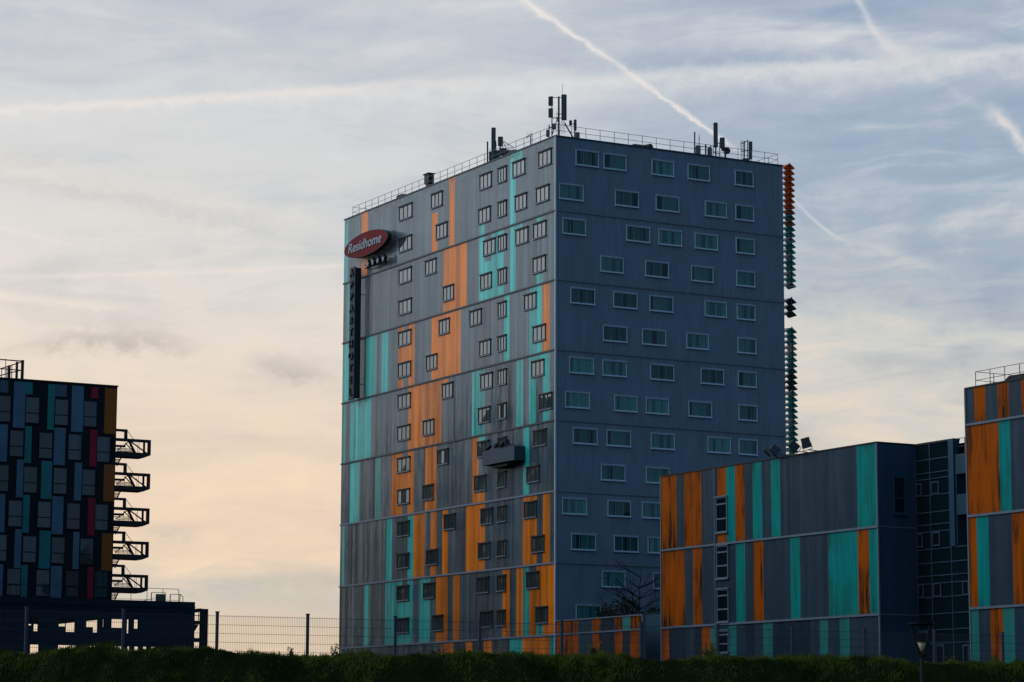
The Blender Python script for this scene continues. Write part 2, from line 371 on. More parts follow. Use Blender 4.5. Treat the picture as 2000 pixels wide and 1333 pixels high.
# strips of the striped front (x in picture units at the middle of the band, f0/f1 = part of the band from its top)
z4 = lambda *a: [(660+q[0]/4.4444, 660+q[1]/4.4444)+tuple(q[2:]) for q in a]
ST = [
 z4((50,87,'teal'),(205,258,'orange'),(815,866,'orange',.42,1),(965,1016,'orange'),(1495,1545,'teal'),(1545,1602,'teal',0,.2),(1225,1275,'teal',.8,1)),
 z4((75,205,'teal'),(910,1117,'orange'),(1225,1275,'teal'),(1275,1332,'teal',.42,1),(1332,1440,'teal'),(1495,1545,'teal'),(1545,1603,'teal',0,.12),(1720,1772,'teal',0,.12),(1720,1775,'teal',.85,1)),
 z4((45,200,'teal'),(245,335,'teal'),(380,435,'teal'),(520,665,'orange'),(570,615,'grey',0,.12),(570,612,'grey',.82,1),(810,1065,'orange'),(1440,1490,'teal'),(1660,1775,'teal'),(1775,1840,'orange')),
 z4((38,66,'teal'),(105,290,'teal'),(610,905,'orange'),(905,960,'orange',0,.12),(1165,1222,'teal'),(1222,1275,'teal'),(1545,1605,'teal'),(1660,1720,'teal'),(1720,1780,'teal',0,.12),(1780,1840,'teal')),
 z4((105,190,'teal'),(325,372,'teal'),(465,660,'orange'),(560,606,'grey',0,.12),(560,606,'grey',.82,1),(755,856,'orange'),(1165,1220,'orange'),(1220,1275,'teal',0,.12),(1220,1275,'orange',.8,1),(1608,1661,'teal')),
 z4((35,57,'teal'),(415,466,'teal'),(605,655,'teal'),(655,752,'orange'),(803,856,'orange'),(905,957,'orange'),(1110,1275,'orange'),(1605,1725,'orange'),(1780,1840,'orange')),
 z4((225,273,'teal'),(410,553,'teal'),(553,604,'teal',.35,1),(604,648,'teal'),(700,802,'teal'),(850,952,'orange'),(1003,1056,'orange'),(1430,1491,'orange'),(1550,1605,'orange'),(1605,1662,'teal'),(1662,1881,'orange'),(1662,1722,'grey',0,.1),(1722,1780,'teal',.8,1)),
 z4((890,1000,'orange'),(1000,1110,'dgrey'),(1110,1165,'orange'),(1165,1265,'dgrey'),(1265,1330,'orange'),(1330,1490,'dgrey'),(1490,1600,'teal'),(1600,1840,'orange'),(1840,1881,'teal')),
]
WL, WR = 38.5869, 21.6208
troot = thing('apartment_tower', FT.W(0, 0, GZ), 'tall fourteen storey grey block with orange and turquoise metal strips on its long side', 'building', PHI)
NM = ['grey', 'teal', 'orange', 'dgrey', 'dteal']
mb = MB(); facade(mb, FT, -WL, 0, [zband(k) for k in range(8)]+[GZ-.5], ST, NM)
for o_ in [mb.build('striped_wall', [M[n] for n in NM], troot, -GZ)]: tag(o_, 'long wall clad in grey, orange and turquoise metal strips')
mb = MB()
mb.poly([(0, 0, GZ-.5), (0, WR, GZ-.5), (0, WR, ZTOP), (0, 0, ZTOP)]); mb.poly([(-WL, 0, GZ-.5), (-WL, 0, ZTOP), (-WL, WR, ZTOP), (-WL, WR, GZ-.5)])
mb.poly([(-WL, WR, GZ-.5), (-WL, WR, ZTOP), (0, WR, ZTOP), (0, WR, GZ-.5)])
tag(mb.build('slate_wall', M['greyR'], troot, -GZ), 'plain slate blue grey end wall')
mb = MB(); mb.poly([(-WL, 0, ZTOP-.25), (0, 0, ZTOP-.25), (0, WR, ZTOP-.25), (-WL, WR, ZTOP-.25)])
mb.build('roof', M['roof'], troot, -GZ)
mb = MB()                                   # coping round the roof
for a, b, c, d in ((-WL-.06, .06, -.06, .22), (-WL-.06, .06, WR-.22, WR+.06), (-.22, .06, .225, WR-.225), (-WL-.06, -WL+.22, .225, WR-.225)):
    mb.box(a, b, c, d, ZTOP-.02, ZTOP+.09)
mb.build('coping', M['ledge'], troot, -GZ)
for k in range(1, 8):
    mb = MB(); z = zband(k)
    mb.box(-WL-.05, -.01, -.075, -.002, z-.09, z+.05)
    mb.build('ledge', M['ledge'] if k < 5 else M['sill'], troot, -GZ)  # upper ledges darker: shade on their undersides put into the colour
    if k < 7: mb = MB(); mb.box(.002, .055, .05, WR-.01, z-.05, z+.04); mb.build('ledge', M['ledgeR'] if k < 5 else M['sill'], troot, -GZ)
mb = MB(); mb.box(-.06, .065, -.065, .045, GZ-.3, ZTOP-.03); mb.build('corner_trim', M['trim'], troot, -GZ)
# windows -----------------------------------------------------------
def window_meshes(w, h, kind):
    """window in local x (width) / z; outward is -y; returns (frame, panes, sill)"""
    f = MB(); t = .06 if kind == 'casement' else .05; out = .07
    f.box(-w/2, -w/2+t, -out, .02, -h/2, h/2); f.box(w/2-t, w/2, -out, .02, -h/2, h/2)
    f.box(-w/2+t, w/2-t, -out, .02, h/2-t, h/2); f.box(-w/2+t, w/2-t, -out, .02, -h/2, -h/2+t)
    for i in (1, 2):
        x = -w/2+w*i/3; f.box(x-.03, x+.03, -out+.012, .02, -h/2+t, h/2-t, 0 if kind == 'casement' else 1)
    p = MB()
    for i in range(3): p.box(-w/2+w*i/3+.02, -w/2+w*(i+1)/3-.02, -.022, .012, -h/2+t*.6, h/2-t*.6)
    s = MB()
    if kind == 'casement':
        s.box(-w/2-.05, w/2+.05, -.13, -.004, -h/2-.08, -h/2-.012); l = MB(); l.box(-w/2-.03, w/2+.03, -.15, -.004, h/2+.012, h/2+.10)
        return f, p, s, l
    s.box(-w/2-.03, w/2+.03, -.12, -.004, -h/2-.08, -h/2-.008); l = MB(); l.box(-w/2-.02, w/2+.02, -.10, -.004, h/2+.008, h/2+.06)
    return f, p, s, l
WB = {}
def window(kind, parent, x, y, z, w, rz, h=1.16):
    key = (kind, round(w, 2), round(h, 2)); fm, pm = ('frame_dark', 'pane') if kind == 'casement' else ('frame_light', 'paneR')
    if key not in WB:
        f, p, s, l = window_meshes(w, h, kind)
        a = f.build(kind+'_window' if kind == 'casement' else 'curtained_window', M[fm] if kind == 'casement' else [M[fm], M['mull']], parent)
        p.build('pane', M[pm], a); s.build('sill', M['sill'] if kind == 'casement' else M['frame_light'], a); l.build('lintel', M[fm], a)
        WB[key] = a; o = a
    else: o = copy_tree(WB[key], parent)
    o.location = (x, y, z-GZ); o.rotation_euler = (0, 0, rz)
    return o
Z1 = [4*k for k in ()]
# (band, frac, list of (zx0,zx1))
LW = [(0,.245,[(1740,1858),(1515,1630),(1388,1467),(1230,1337),(810,910),(530,648)]), (0,.725,[(1720,1838),(1535,1645),(1388,1467),(1220,1328),(852,952),(530,645)]),
 (1,.215,[(1695,1812),(1542,1655),(1388,1467),(1262,1372),(757,857),(528,643)]), (1,.715,[(1690,1808),(1388,1467),(1235,1340),(912,1012),(527,642)]),
 (2,.215,[(1615,1728),(1388,1467),(1142,1250),(875,975),(525,640)]), (2,.715,[(1692,1808),(1388,1467),(1227,1333),(765,867),(522,637)]),
 (3,.215,[(1678,1797),(1388,1468),(1238,1345),(902,1003),(520,635)]), (3,.715,[(1745,1863),(1388,1466),(1218,1325),(738,838),(517,632)]),
 (4,.215,[(1697,1813),(1388,1465),(1210,1318),(862,963),(517,632)]), (4,.715,[(1637,1753),(1388,1464),(1183,1292),(733,835),(515,630)]),
 (5,.215,[(1613,1730),(1387,1464),(1237,1350),(918,1025),(515,627)]), (5,.715,[(1680,1797),(1386,1463),(1217,1328),(767,868),(513,625)]),
 (6,.215,[(1635,1752),(1383,1460),(1205,1317),(740,843),(510,622)]), (6,.715,[(1713,1830),(1380,1457),(1232,1343),(820,917),(508,620)])]
for k, fr_, xs in LW:
    z = zband(k)*(1-fr_)+zband(k+1)*fr_
    for a, b in xs:
        ua, ub = FT.u_at(660+a/4.4444, z), FT.u_at(660+b/4.4444, z)
        w = round((ub-ua)*.93/.1)*.1; window('casement', troot, (ua+ub)/2, 0, z, w, 0)
RWIN = [(0,.25,[(1124,1169),(1178,1223),(1272.5,1316),(1342.5,1386),(1435,1471)]), (0,.735,[(1092,1139),(1201,1247),(1281,1325.5),(1376,1419),(1436,1472)]),
 (1,.215,[(1098,1144),(1223,1269),(1286,1331),(1357,1401),(1437,1473)]), (1,.705,[(1172,1217.5),(1260.5,1305.5),(1349.5,1393),(1438,1474)]),
 (2,.205,[(1114.5,1161),(1198,1244),(1269,1314),(1376,1419),(1439,1475)]), (2,.705,[(1178,1224),(1254,1300),(1340,1384),(1440,1477)]),
 (3,.205,[(1112,1159),(1177,1223),(1270.5,1315.5),(1369,1413),(1440.5,1477.5)]), (3,.70,[(1104,1151),(1199,1244.5),(1261,1306),(1345,1389.5),(1442,1479)]),
 (4,.205,[(1119,1166),(1185,1231),(1271,1317),(1382,1426),(1442.5,1479)]), (4,.70,[(1174,1220.5),(1262,1307.5)]),
 (5,.205,[(1098,1145.5),(1186,1232),(1254,1300)]), (5,.70,[(1115.5,1163),(1199,1246),(1265,1311)]), (6,.205,[(1176,1220.5),(1275,1320)]), (6,.69,[(1125,1172)])]
for k, fr_, xs in RWIN:
    z = zband(k)*(1-fr_)+zband(k+1)*fr_
    for a, b in xs:
        va, vb = FT.v_at(a, z), FT.v_at(b, z); w = round((vb-va)/.1)*.1
        window('curtained', troot, 0, (va+vb)/2, z, w, math.pi/2, 1.17)
# roof railing
mb = MB(); zt = ZTOP+.09; ur0 = FT.u_at(689, ZTOP+.5, .3); vr1 = FT.v_at(1519, ZTOP+.5, -.3)
n = 28
for i in range(n+1):
    u = ur0+(-.3-ur0)*i/n; mb.bar((u, .3, zt-.3), (u, .3, zt+.95), .022)
for i in range(1, 17):
    v = .3+(vr1-.3)*i/16; mb.bar((-.3, v, zt-.3), (-.3, v, zt+.95), .022)
for h in (.95, .48):
    mb.bar((ur0, .3, zt+h), (-.3, .3, zt+h), .02); mb.bar((-.3, .3, zt+h), (-.3, vr1, zt+h), .02)
    mb.bar((-.3, vr1, zt+h), (-14, vr1, zt+h), .02); mb.bar((ur0, .3, zt+h), (ur0, 14, zt+h), .02)
for i in range(1, 10):
    mb.bar((-.3-1.35*i, vr1, zt-.3), (-.3-1.35*i, vr1, zt+.95), .022); mb.bar((ur0, .3+1.35*i, zt-.3), (ur0, .3+1.35*i, zt+.95), .022)
mb.build('roof_railing', M['rail'], troot, -GZ)
# roof vents (parts of the tower)
def on_left_edge(x, v=.9): return FT.u_at(x, ZTOP+.5, v)
def on_right_edge(x, u=-.9): return FT.v_at(x, ZTOP+.5, u)
u = on_left_edge(839, 1.0); mb = MB()
mb.box(u-.3, u+.3, .8, 1.15, ZTOP-.2, ZTOP+.7); mb.box(u-.5, u+.35, .72, 1.25, ZTOP+.7, ZTOP+1.52); mb.box(u-.62, u+.45, .62, 1.35, ZTOP+1.52, ZTOP+1.59)
mb.build('chimney', M['steel'], troot, -GZ)
u = on_left_edge(795, 1.2); mb = MB(); mb.prism([(u-.9, ZTOP-.2), (u+.9, ZTOP-.2), (u+.9, ZTOP+.45), (u+.2, ZTOP+.62), (u-.9, ZTOP+.62)], .6, 1.8); mb.build('roof_vent', M['steel'], troot, -GZ)
u = on_left_edge(1014, 1.4); mb = MB()
for i in range(8):
    a0, a1 = math.pi*i/8, math.pi*(i+1)/8
    mb.prism([(u-1.1*math.cos(a0), ZTOP-.2), (u-1.1*math.cos(a0), ZTOP+.1+.55*math.sin(a0)), (u-1.1*math.cos(a1), ZTOP+.1+.55*math.sin(a1)), (u-1.1*math.cos(a1), ZTOP-.2)], .7, 2.1)
mb.build('roof_vent', M['steel'], troot, -GZ)
v = on_right_edge(1243, -1.2); mb = MB(); mb.box(-1.9, -.7, v-.55, v+.75, ZTOP-.2, ZTOP+.42); mb.build('roof_vent', M['antl'], troot, -GZ)
v = on_right_edge(1264, -1.0); mb = MB(); mb.bar((-1.7, v-.25, ZTOP+.28), (-.6, v+.1, ZTOP+.28), .3, 12); mb.bar((-1.15, v-.08, ZTOP-.2), (-1.15, v-.08, ZTOP+.2), .1, 6); mb.build('roof_vent', M['steel'], troot, -GZ)
u = on_left_edge(948, 1.0); mb = MB(); mb.box(u-.5, u+.5, .7, 1.4, ZTOP-.2, ZTOP+.22); mb.build('roof_vent', M['steel'], troot, -GZ)
# sunshade of tilted louvres standing off the hidden back side
mo = plain('orange_louvre', (.75, .20, .05), .5); mtl = plain('teal_louvre', (.07, .42, .38), .5); ml2 = plain('pale_louvre', (.55, .52, .46), .5)
mdl = plain('dark_louvre', (.05, .075, .08), .5)
VS = WR+.75
def louvre_pts(z):
    return [(.02-1.3, WR+.05, z-.32), (-.7, VS-.02, z+.14), (.06, VS+.36, z-.12), (-.8, VS+.36, z-.12)]
def louvre(z, mat):
    mb = MB(); k = 0
    # a folded blade: two slanting leaves meeting on the mast line
    z = z-ZTOP
    A, B, C_, D_ = (-.02, VS-.66, -.33), (-.02, VS, .05), (-.02, VS+.48, -.30), (-1.0, VS, -.02)
    for q in ((A, B, (-.98, VS-.08, .0), (-.98, VS-.66, -.44)), (B, C_, (-.98, VS+.36, -.37), (-.98, VS-.08, .0))):
        mb.poly([(p[0], p[1], p[2]+z+ZTOP-GZ) for p in q]); mb.poly([(p[0], p[1], p[2]+z+ZTOP-GZ-.04) for p in q][::-1])
    mb.bar((A[0], A[1], A[2]+z+ZTOP-GZ), (C_[0], C_[1], C_[2]+z+ZTOP-GZ-.01), .02); mb.bar((B[0], B[1], B[2]+z+ZTOP-GZ), (C_[0], C_[1], C_[2]+z+ZTOP-GZ), .03)
    mb.bar((A[0], A[1], A[2]+z+ZTOP-GZ), (B[0], B[1], B[2]+z+ZTOP-GZ), .03); mb.bar((B[0], B[1], B[2]+z+ZTOP-GZ), (B[0]-1.03, B[1]-.1, B[2]+z+ZTOP-GZ), .025)
    return mb, mat
mb = MB()
zy = lambda y: FT.hit_u(1541, y, 0)[1]
for a, b in ((319, 556), (580, 612), (638, 905)): mb.bar((-.02, VS, zy(a)), (-.02, VS, zy(b)), .055, 6)
for i in range(22):
    z = zy(330+i*26)
    if 330+i*26 in range(556, 636): continue
    mb.bar((-.4, WR, z), (-.02, VS, z), .03)
scr = mb.build('sunshade_screen', M['steel'], troot, -GZ)
segs = [(321, 552, 22), (583, 608, 3), (641, 897, 24)]
for a, b, n_ in segs:
    for i in range(n_):
        y = a+(b-a)*i/(n_-1)
        mat = mo if (y < 440 and i != 9) else (random.choice([mtl, mtl, ml2]) if y < 560 else (mdl if y < 615 or 720 < y < 762 else random.choice([mtl, mtl, mtl, ml2])))
        m_, mt = louvre(zy(y), mat); m_.build('louvre', mt, scr)
# ------------------------------------------------------------------ signs
def text_mesh(txt, size, depth, shear=0.0, font_sx=1.0):
    cu = bpy.data.curves.new('t', 'FONT'); cu.body = txt; cu.size = size; cu.extrude = depth; cu.shear = shear; cu.align_x = 'CENTER'; cu.align_y = 'CENTER'; cu.offset = size*.016
    o = bpy.data.objects.new('t', cu); COL.objects.link(o); bpy.context.view_layer.update()
    me = bpy.data.meshes.new_from_object(o.evaluated_get(bpy.context.evaluated_depsgraph_get())); bpy.data.objects.remove(o)
    vs = [(v.co.x*font_sx, -v.co.z, v.co.y) for v in me.vertices]; fs = [tuple(p.vertices) for p in me.polygons]
    m = MB(); m.v = vs; m.f = fs; m.m = [0]*len(fs); return m
VSN = -.95
ua, _ = FT.hit_v(672, 490, VSN); ub, _ = FT.hit_v(757, 458, VSN); uc = (ua+ub)/2; _, zc = FT.hit_v(715, 476, VSN); hw = (ub-ua)/2
sroot = thing('hotel_sign', FT.W(uc, 0, zc), 'oval dark red sign with white Residhome lettering high on the striped wall', 'sign', PHI)
mred = plain('sign_red', (.13, .010, .014), .8, var=.5, scale=2.5); mwh = plain('letter_white', (.25, .28, .32), .6)
N_ = 48; el_ = [(hw*math.cos(2*math.pi*i/N_), 1.08*math.sin(2*math.pi*i/N_)) for i in range(N_)]
mb = MB(); mb.prism(el_, VSN+.012, VSN+.42); mb.build('sign_box', M['steel'], sroot)
mb = MB(); mb.prism([(a*.985, b*.97) for a, b in el_], VSN, VSN+.010); mb.build('sign_face', mred, sroot)
tm = text_mesh('Residhome', 1.22, .03, .22, 1.0); xs = [v[0] for v in tm.v]; sx = (2*hw*.76)/(max(xs)-min(xs)); cxm = (max(xs)+min(xs))/2
tm.v = [((x-cxm)*sx-.02*hw, y+VSN-.035, z+.0) for x, y, z in tm.v]; tm.build('lettering', mwh, sroot)
mb = MB()
for du in (-2.2, 0, 2.2): mb.bar((du, VSN+.4, .4), (du, 0, .4), .05); mb.bar((du, VSN+.4, -.4), (du, 0, -.4), .05)
mb.build('bracket', M['steel'], sroot)
u0, z0_ = FT.hit_v(732.5, 511, -.7)
for i in range(4): pass
stroot = thing('star_sign', FT.W(u0, 0, z0_), 'row of four small standing stars under the oval red sign', 'sign', PHI)
for i, px_ in enumerate(((717.7, 516), (727.5, 513), (737.2, 509.5), (747.7, 506))):
    uu, _ = FT.hit_v(px_[0], px_[1], -.7); pts = []
    for j in range(10):
        r_ = .40 if j % 2 == 0 else .165; a_ = math.pi/2+j*math.pi/5; pts.append((uu-u0+r_*math.cos(a_), r_*math.sin(a_)))
    mb = MB(); mb.prism(pts, -.7, -.38); s_ = mb.build('star', M['steel'], stroot)
    mb = MB(); mb.prism([(uu-u0+(a-uu+u0)*.8, b*.8) for a, b in pts], -.712, -.702); mb.build('star_face', mwh, s_)
mb = MB(); uA = FT.hit_v(713, 518, -.3)[0]-u0; uB = FT.hit_v(752, 505, -.3)[0]-u0
mb.box(uA, uB, -.378, -.30, -.22, -.12); mb.box(uA, uB, -.378, -.30, .06, .14)
for q in (uA+.2, 0, uB-.2): mb.bar((q, -.3, -.17), (q, 0, -.17), .04)
mb.build('mounting_rail', M['steel'], stroot)
# vertical lettering board
VB = -.85; ua = FT.hit_v(681.5, 650, VB)[0]; ub = FT.hit_v(692, 650, VB)[0]; zt_ = FT.hit_v(687, 523, VB)[1]; zb_ = FT.hit_v(687, 781, VB)[1]
vroot = thing('vertical_sign', FT.W((ua+ub)/2, 0, zb_), 'tall narrow dark board with upright letters down the left edge of the striped wall', 'sign', PHI)
mb = MB(); hwv = (ub-ua)/2; mb.box(hwv*.95-.03, hwv*.95+.03, VB+.012, VB+.62, .1, zt_-zb_-.1); mb.box(-hwv*.95, hwv*.95-.032, VB+.012, VB+.14, 0, zt_-zb_); mb.build('board', plain('board_grey', (.022, .036, .046), .6), vroot)  # thin side fin added for the dark reflection beside the letters
mb = MB()
for i in (1, 5, 9): mb.bar((hwv*.5, VB+.14, .4+i*(zt_-zb_-.8)/11), (hwv*.5, 0, .4+i*(zt_-zb_-.8)/11), .04)
mb.build('bracket', M['steel'], vroot)
word = 'APPARTHOTEL'; pitch = (zt_-zb_)/11.15
for i, ch in enumerate(word):
    tm = text_mesh(ch, .95, .06); tm.v = [(x*1.1, y+VB-.06, z+(zt_-zb_)-.55-i*pitch) for x, y, z in tm.v]; tm.build('letter', M['steel'], vroot)
# ------------------------------------------------------------------ antennas on the tower roof
mpx = 196.5/F                                 # metres for one picture unit at the roof corner
def roof_thing(name, x, ybase_x, label, cat, side, inset=1.0, group=None):
    """root on the roof, local x across the view, z up"""
    if side == 'L': p = FT.W(on_left_edge(x, inset), inset, ZTOP-.25)
    else: p = FT.W(-inset, on_right_edge(x, -inset), ZTOP-.25)
    o = thing(name, p, label, cat, 0, group); o['_x'] = x; return o, p
def L2(p, x, y):                              # picture position -> local x,z at the depth of p
    q = at_depth(x, y, p.y); return q.x-p.x, q.z-p.z
def panel(root, p, x0, x1, y0, y1, th=.22, name='panel_antenna', mat='ant', dy=-.15):
    a = L2(p, x0, y0); b = L2(p, x1, y1); mb = MB(); w = b[0]-a[0]
    o = .04 if w > .2 else .0
    mb.prism([(a[0], b[1]+o), (a[0]+o, b[1]), (b[0]-o, b[1]), (b[0], b[1]+o), (b[0], a[1]-o), (b[0]-o, a[1]), (a[0]+o, a[1]), (a[0], a[1]-o)], dy-th, dy)
    ob = mb.build(name, M[mat], root); return ob
def rods(root, p, segs, r=.035, name='pole', n=5, dy=0.0):
    mb = MB()
    for s_ in segs:
        x0, y0, x1, y1 = s_[:4]; rr = s_[4] if len(s_) > 4 else r
        a = L2(p, x0, y0); b = L2(p, x1, y1); mb.bar((a[0], dy, max(a[1], 0)), (b[0], dy, max(b[1], 0)), rr, n)
    return mb.build(name, M['steel'], root)
t, p = roof_thing('antenna_mast', 1091.4, 0, 'tallest antenna mast at the near roof corner with one long panel and two short ones', 'antenna', 'L', .9)
rods(t, p, [(1091.4, 189, 1091.4, 290, .075)]); rods(t, p, [(1078, 188, 1078, 290, .045)])
rods(t, p, [(1078, 191, 1098, 191, .03), (1078, 231, 1098, 231, .035), (1086, 223, 1097, 223), (1091, 225, 1077, 268), (1103, 241, 1121, 272, .06), (1086, 228, 1091, 240)]+[(1089, y, 1094, y, .018) for y in range(195, 262, 6)], name='brace')
panel(t, p, 1096.3, 1106.6, 187.5, 236.5, .3); panel(t, p, 1071, 1080, 191, 208.5); panel(t, p, 1071, 1080, 214, 231.5)
panel(t, p, 1078.5, 1086, 244, 254.5, .3, 'equipment_box', 'antl'); panel(t, p, 1066.5, 1073, 256, 269, .25, 'equipment_box', 'antl'); rods(t, p, [(1072.5, 244, 1072.5, 290, .05), (1073, 251, 1079, 249)])
rods(t, p, [(1099, 164, 1099, 188, .014)], name='whip_aerial'); rods(t, p, [(1097+i*2, 236, 1093+i*3.4, 262, .014) for i in range(4)], name='cable')
t, p = roof_thing('antenna', 1124, 0, 'short twin antenna post just right of the corner mast', 'antenna', 'R', .6)
rods(t, p, [(1122.5, 237, 1122.5, 290, .055), (1112, 244, 1122, 242)]); panel(t, p, 1111.5, 1117, 237.5, 247); panel(t, p, 1120.5, 1126, 236, 257); panel(t, p, 1123.5, 1132, 261, 275, .3, 'equipment_box', 'antl')
t, p = roof_thing('antenna', 964, 0, 'thick upright antenna above the striped wall beside a thin pole', 'antenna', 'L', 1.0)
rods(t, p, [(964, 299, 964, 330, .07), (968, 284, 971, 284)]); panel(t, p, 959.8, 968.2, 252, 298.5, .32); panel(t, p, 967.5, 969.5, 277, 292, .1, 'equipment_box')
panel(t, p, 955, 967, 301, 318, .6, 'equipment_box'); panel(t, p, 966, 977, 297, 314, .5, 'equipment_box'); rods(t, p, [(957+i*3, 292+i % 2*4, 958+i*3, 306, .03) for i in range(5)], name='cable')
t, p = roof_thing('antenna', 978, 0, 'small braced antenna panel right of the thick upright one', 'antenna', 'L', 1.4)
rods(t, p, [(977, 270, 976, 325, .06)]); panel(t, p, 972.5, 982.5, 269.5, 287, .3); rods(t, p, [(983, 278, 994, 302, .03), (983, 276, 1004, 289, .03), (985, 292, 1000, 288, .02), (982, 288, 983, 305, .03)], name='brace')
panel(t, p, 975, 990, 293.5, 306, .6, 'equipment_box'); panel(t, p, 990, 1000, 297, 304, .5, 'equipment_box')
t, p = roof_thing('antenna_pole', 952.2, 0, 'thin bare pole standing above the striped wall left of the antennas', 'pole', 'L', .8)
rods(t, p, [(952.2, 277, 952.2, 330, .07)])
t, p = roof_thing('television_aerial', 1036.6, 0, 'small rooftop television aerial with thin prongs behind the railing', 'aerial', 'L', .8)
rods(t, p, [(1036.6, 266, 1036.6, 300, .05)]); rods(t, p, [(1027, 270, 1040, 262, .022)]+[(1027.5+i*2, 266-i*1.2, 1028+i*2, 272-i*1.2, .014) for i in range(6)]+[(1029, 259, 1033, 266, .014), (1037, 260, 1034, 267, .014)], name='prongs')
t, p = roof_thing('antenna_pole', 1357, 0, 'thin tall pole rising from a grey cabinet on the slate wall roof', 'pole', 'R', .8)
rods(t, p, [(1356.8, 258, 1356.8, 330, .06)]); panel(t, p, 1358, 1367.8, 287, 306, .5, 'cabinet', 'antl', 0); rods(t, p, [(1365.5, 264, 1365.5, 288, .03), (1364.5, 271, 1366.5, 271, .05)], name='whip_aerial')
t, p = roof_thing('antenna', 1397, 0, 'tallest upright antenna panel on the slate wall side of the roof', 'antenna', 'R', .8)
rods(t, p, [(1398, 288, 1398, 330, .06), (1393, 284, 1393, 312, .03)]); panel(t, p, 1392.7, 1401.3, 242.5, 289.5, .34); panel(t, p, 1405, 1415, 271, 291, .25); rods(t, p, [(1402, 280, 1406, 280), (1405.5, 279, 1405.5, 330, .03), (1392, 298, 1408, 301, .04), (1400, 303, 1412, 306, .02)], name='brace')
t, p = roof_thing('antenna', 1379, 0, 'low post with a cross arm and a hanging equipment box beside the grey cabinet', 'antenna', 'R', 1.2)
rods(t, p, [(1378.3, 283, 1378.3, 330, .07), (1367, 286, 1390, 289, .035), (1387.5, 285, 1387.5, 292, .04)]); panel(t, p, 1381, 1390, 292, 312, .4, 'equipment_box', 'antl')
t, p = roof_thing('satellite_dish', 1418, 0, 'round dish antenna on a short post near the roof edge', 'dish', 'R', .5)
rods(t, p, [(1417, 300, 1417, 330, .07)]); c_ = L2(p, 1420, 295); mb = MB(); mb.bar((c_[0], -.05, c_[1]), (c_[0]-.1, .28, c_[1]), .30, 14, r2=.24); mb.build('drum', M['ant'], t); panel(t, p, 1408, 1414, 287, 296, .3, 'equipment_box')
t, p = roof_thing('antenna_mast', 1455, 0, 'ladder sided antenna mast with two stacked panels at the far end of the roof', 'antenna', 'R', 1.0)
rods(t, p, [(1453.5, 276, 1453.5, 330, .065), (1460.3, 273, 1460.3, 330, .04), (1453.5, 279, 1460.5, 275), (1448, 280, 1454, 280), (1448, 296, 1470, 294)]); panel(t, p, 1461.5, 1468.8, 278.5, 294.5); panel(t, p, 1461.5, 1468.5, 297, 313)
rods(t, p, [(1447.2, 275, 1447.2, 318, .018), (1449.4, 275, 1449.4, 318, .018)]+[(1447.2, y, 1449.4, y, .014) for y in range(277, 318, 4)], name='ladder'); panel(t, p, 1449, 1463, 313, 325, .5, 'equipment_box')
# ------------------------------------------------------------------ lamp box on the striped wall
VBX = FT.hit_v(0, 0)[0]*0-1.0
uA = FT.hit_v(941.7, 890, VBX)[0]; uB = FT.hit_v(1004.3, 880, VBX)[0]; zt1 = FT.hit_v(1004.3, 870.5, VBX)[1]; zb1 = FT.hit_v(1004.3, 898.5, VBX)[1]
b_ = thing('floodlight_balcony', FT.W((uA+uB)/2, 0, zb1), 'dark steel box balcony jutting from the striped wall under a bank of floodlights', 'balcony', PHI)
hb = (uB-uA)/2; H_ = zt1-zb1; msb = plain('balcony_steel', (.038, .062, .085), .5, var=.3)
mb = MB(); mb.box(-hb, hb, VBX, VBX+.06, 0, H_); mb.box(-hb, -hb+.06, VBX+.06, -.01, 0, H_); mb.box(hb-.06, hb, VBX+.06, -.01, 0, H_); mb.build('parapet', msb, b_)
mb = MB(); mb.box(-hb+.06, hb-.06, VBX+.062, -.01, .02, .1); mb.prism([(-hb*.55, -.28), (hb*.3, -.28), (hb*.5, -.005), (-hb*.75, -.005)], VBX+.3, -.01); mb.build('floor', M['steel'], b_)
def floodlight(loc, yaw, pitch_, label, arm=(0, 0, 0), s=1.0, group='floodlights', roll=0.0):
    r_ = thing('floodlight', loc, label, 'floodlight', 0, group)
    a0 = Vector((0, 0, 0)); a1 = Vector(arm)
    mb = MB(); mb.prism([(-.16*s, .30*s), (.16*s, .30*s), (.05*s, .0), (-.05*s, .0)], -.06, .06); mb.bar((0, 0, .29*s), (a1.x, a1.y, a1.z), .03*s, 5); mb.build('arm', M['steel'], r_)
    rot = Matrix.Translation(a1) @ Matrix.Rotation(roll, 4, 'Y') @ Matrix.Rotation(yaw, 4, 'Z') @ Matrix.Rotation(pitch_, 4, 'X')
    mb = MB(); w, h, d = .27*s, .33*s, .15*s
    k = len(mb.v)
    mb.prism([(-w, .12*s), (w, .12*s), (w*.94, .12*s+h*1.9), (-w*.94, .12*s+h*1.9)], -d*.5, d*.5); mb.prism([(-w*.6, .2*s), (w*.6, .2*s), (w*.5, .2*s+h*1.4), (-w*.5, .2*s+h*1.4)], d*.5+.002, d*1.3)
    mb.v = [tuple(rot @ Vector(q)) for q in mb.v]; mb.build('lamp_housing', M['ant'], r_)
    mb = MB(); mb.bar((-w*1.12, 0, 0), (w*1.12, 0, 0), .022*s, 5); mb.bar((-w*1.12, 0, 0), (-w*1.12, 0, .38*s), .022*s, 5); mb.bar((w*1.12, 0, 0), (w*1.12, 0, .38*s), .022*s, 5)
    mb.v = [tuple(rot @ Vector(q)) for q in mb.v]; mb.build('bracket', M['steel'], r_)
    return r_
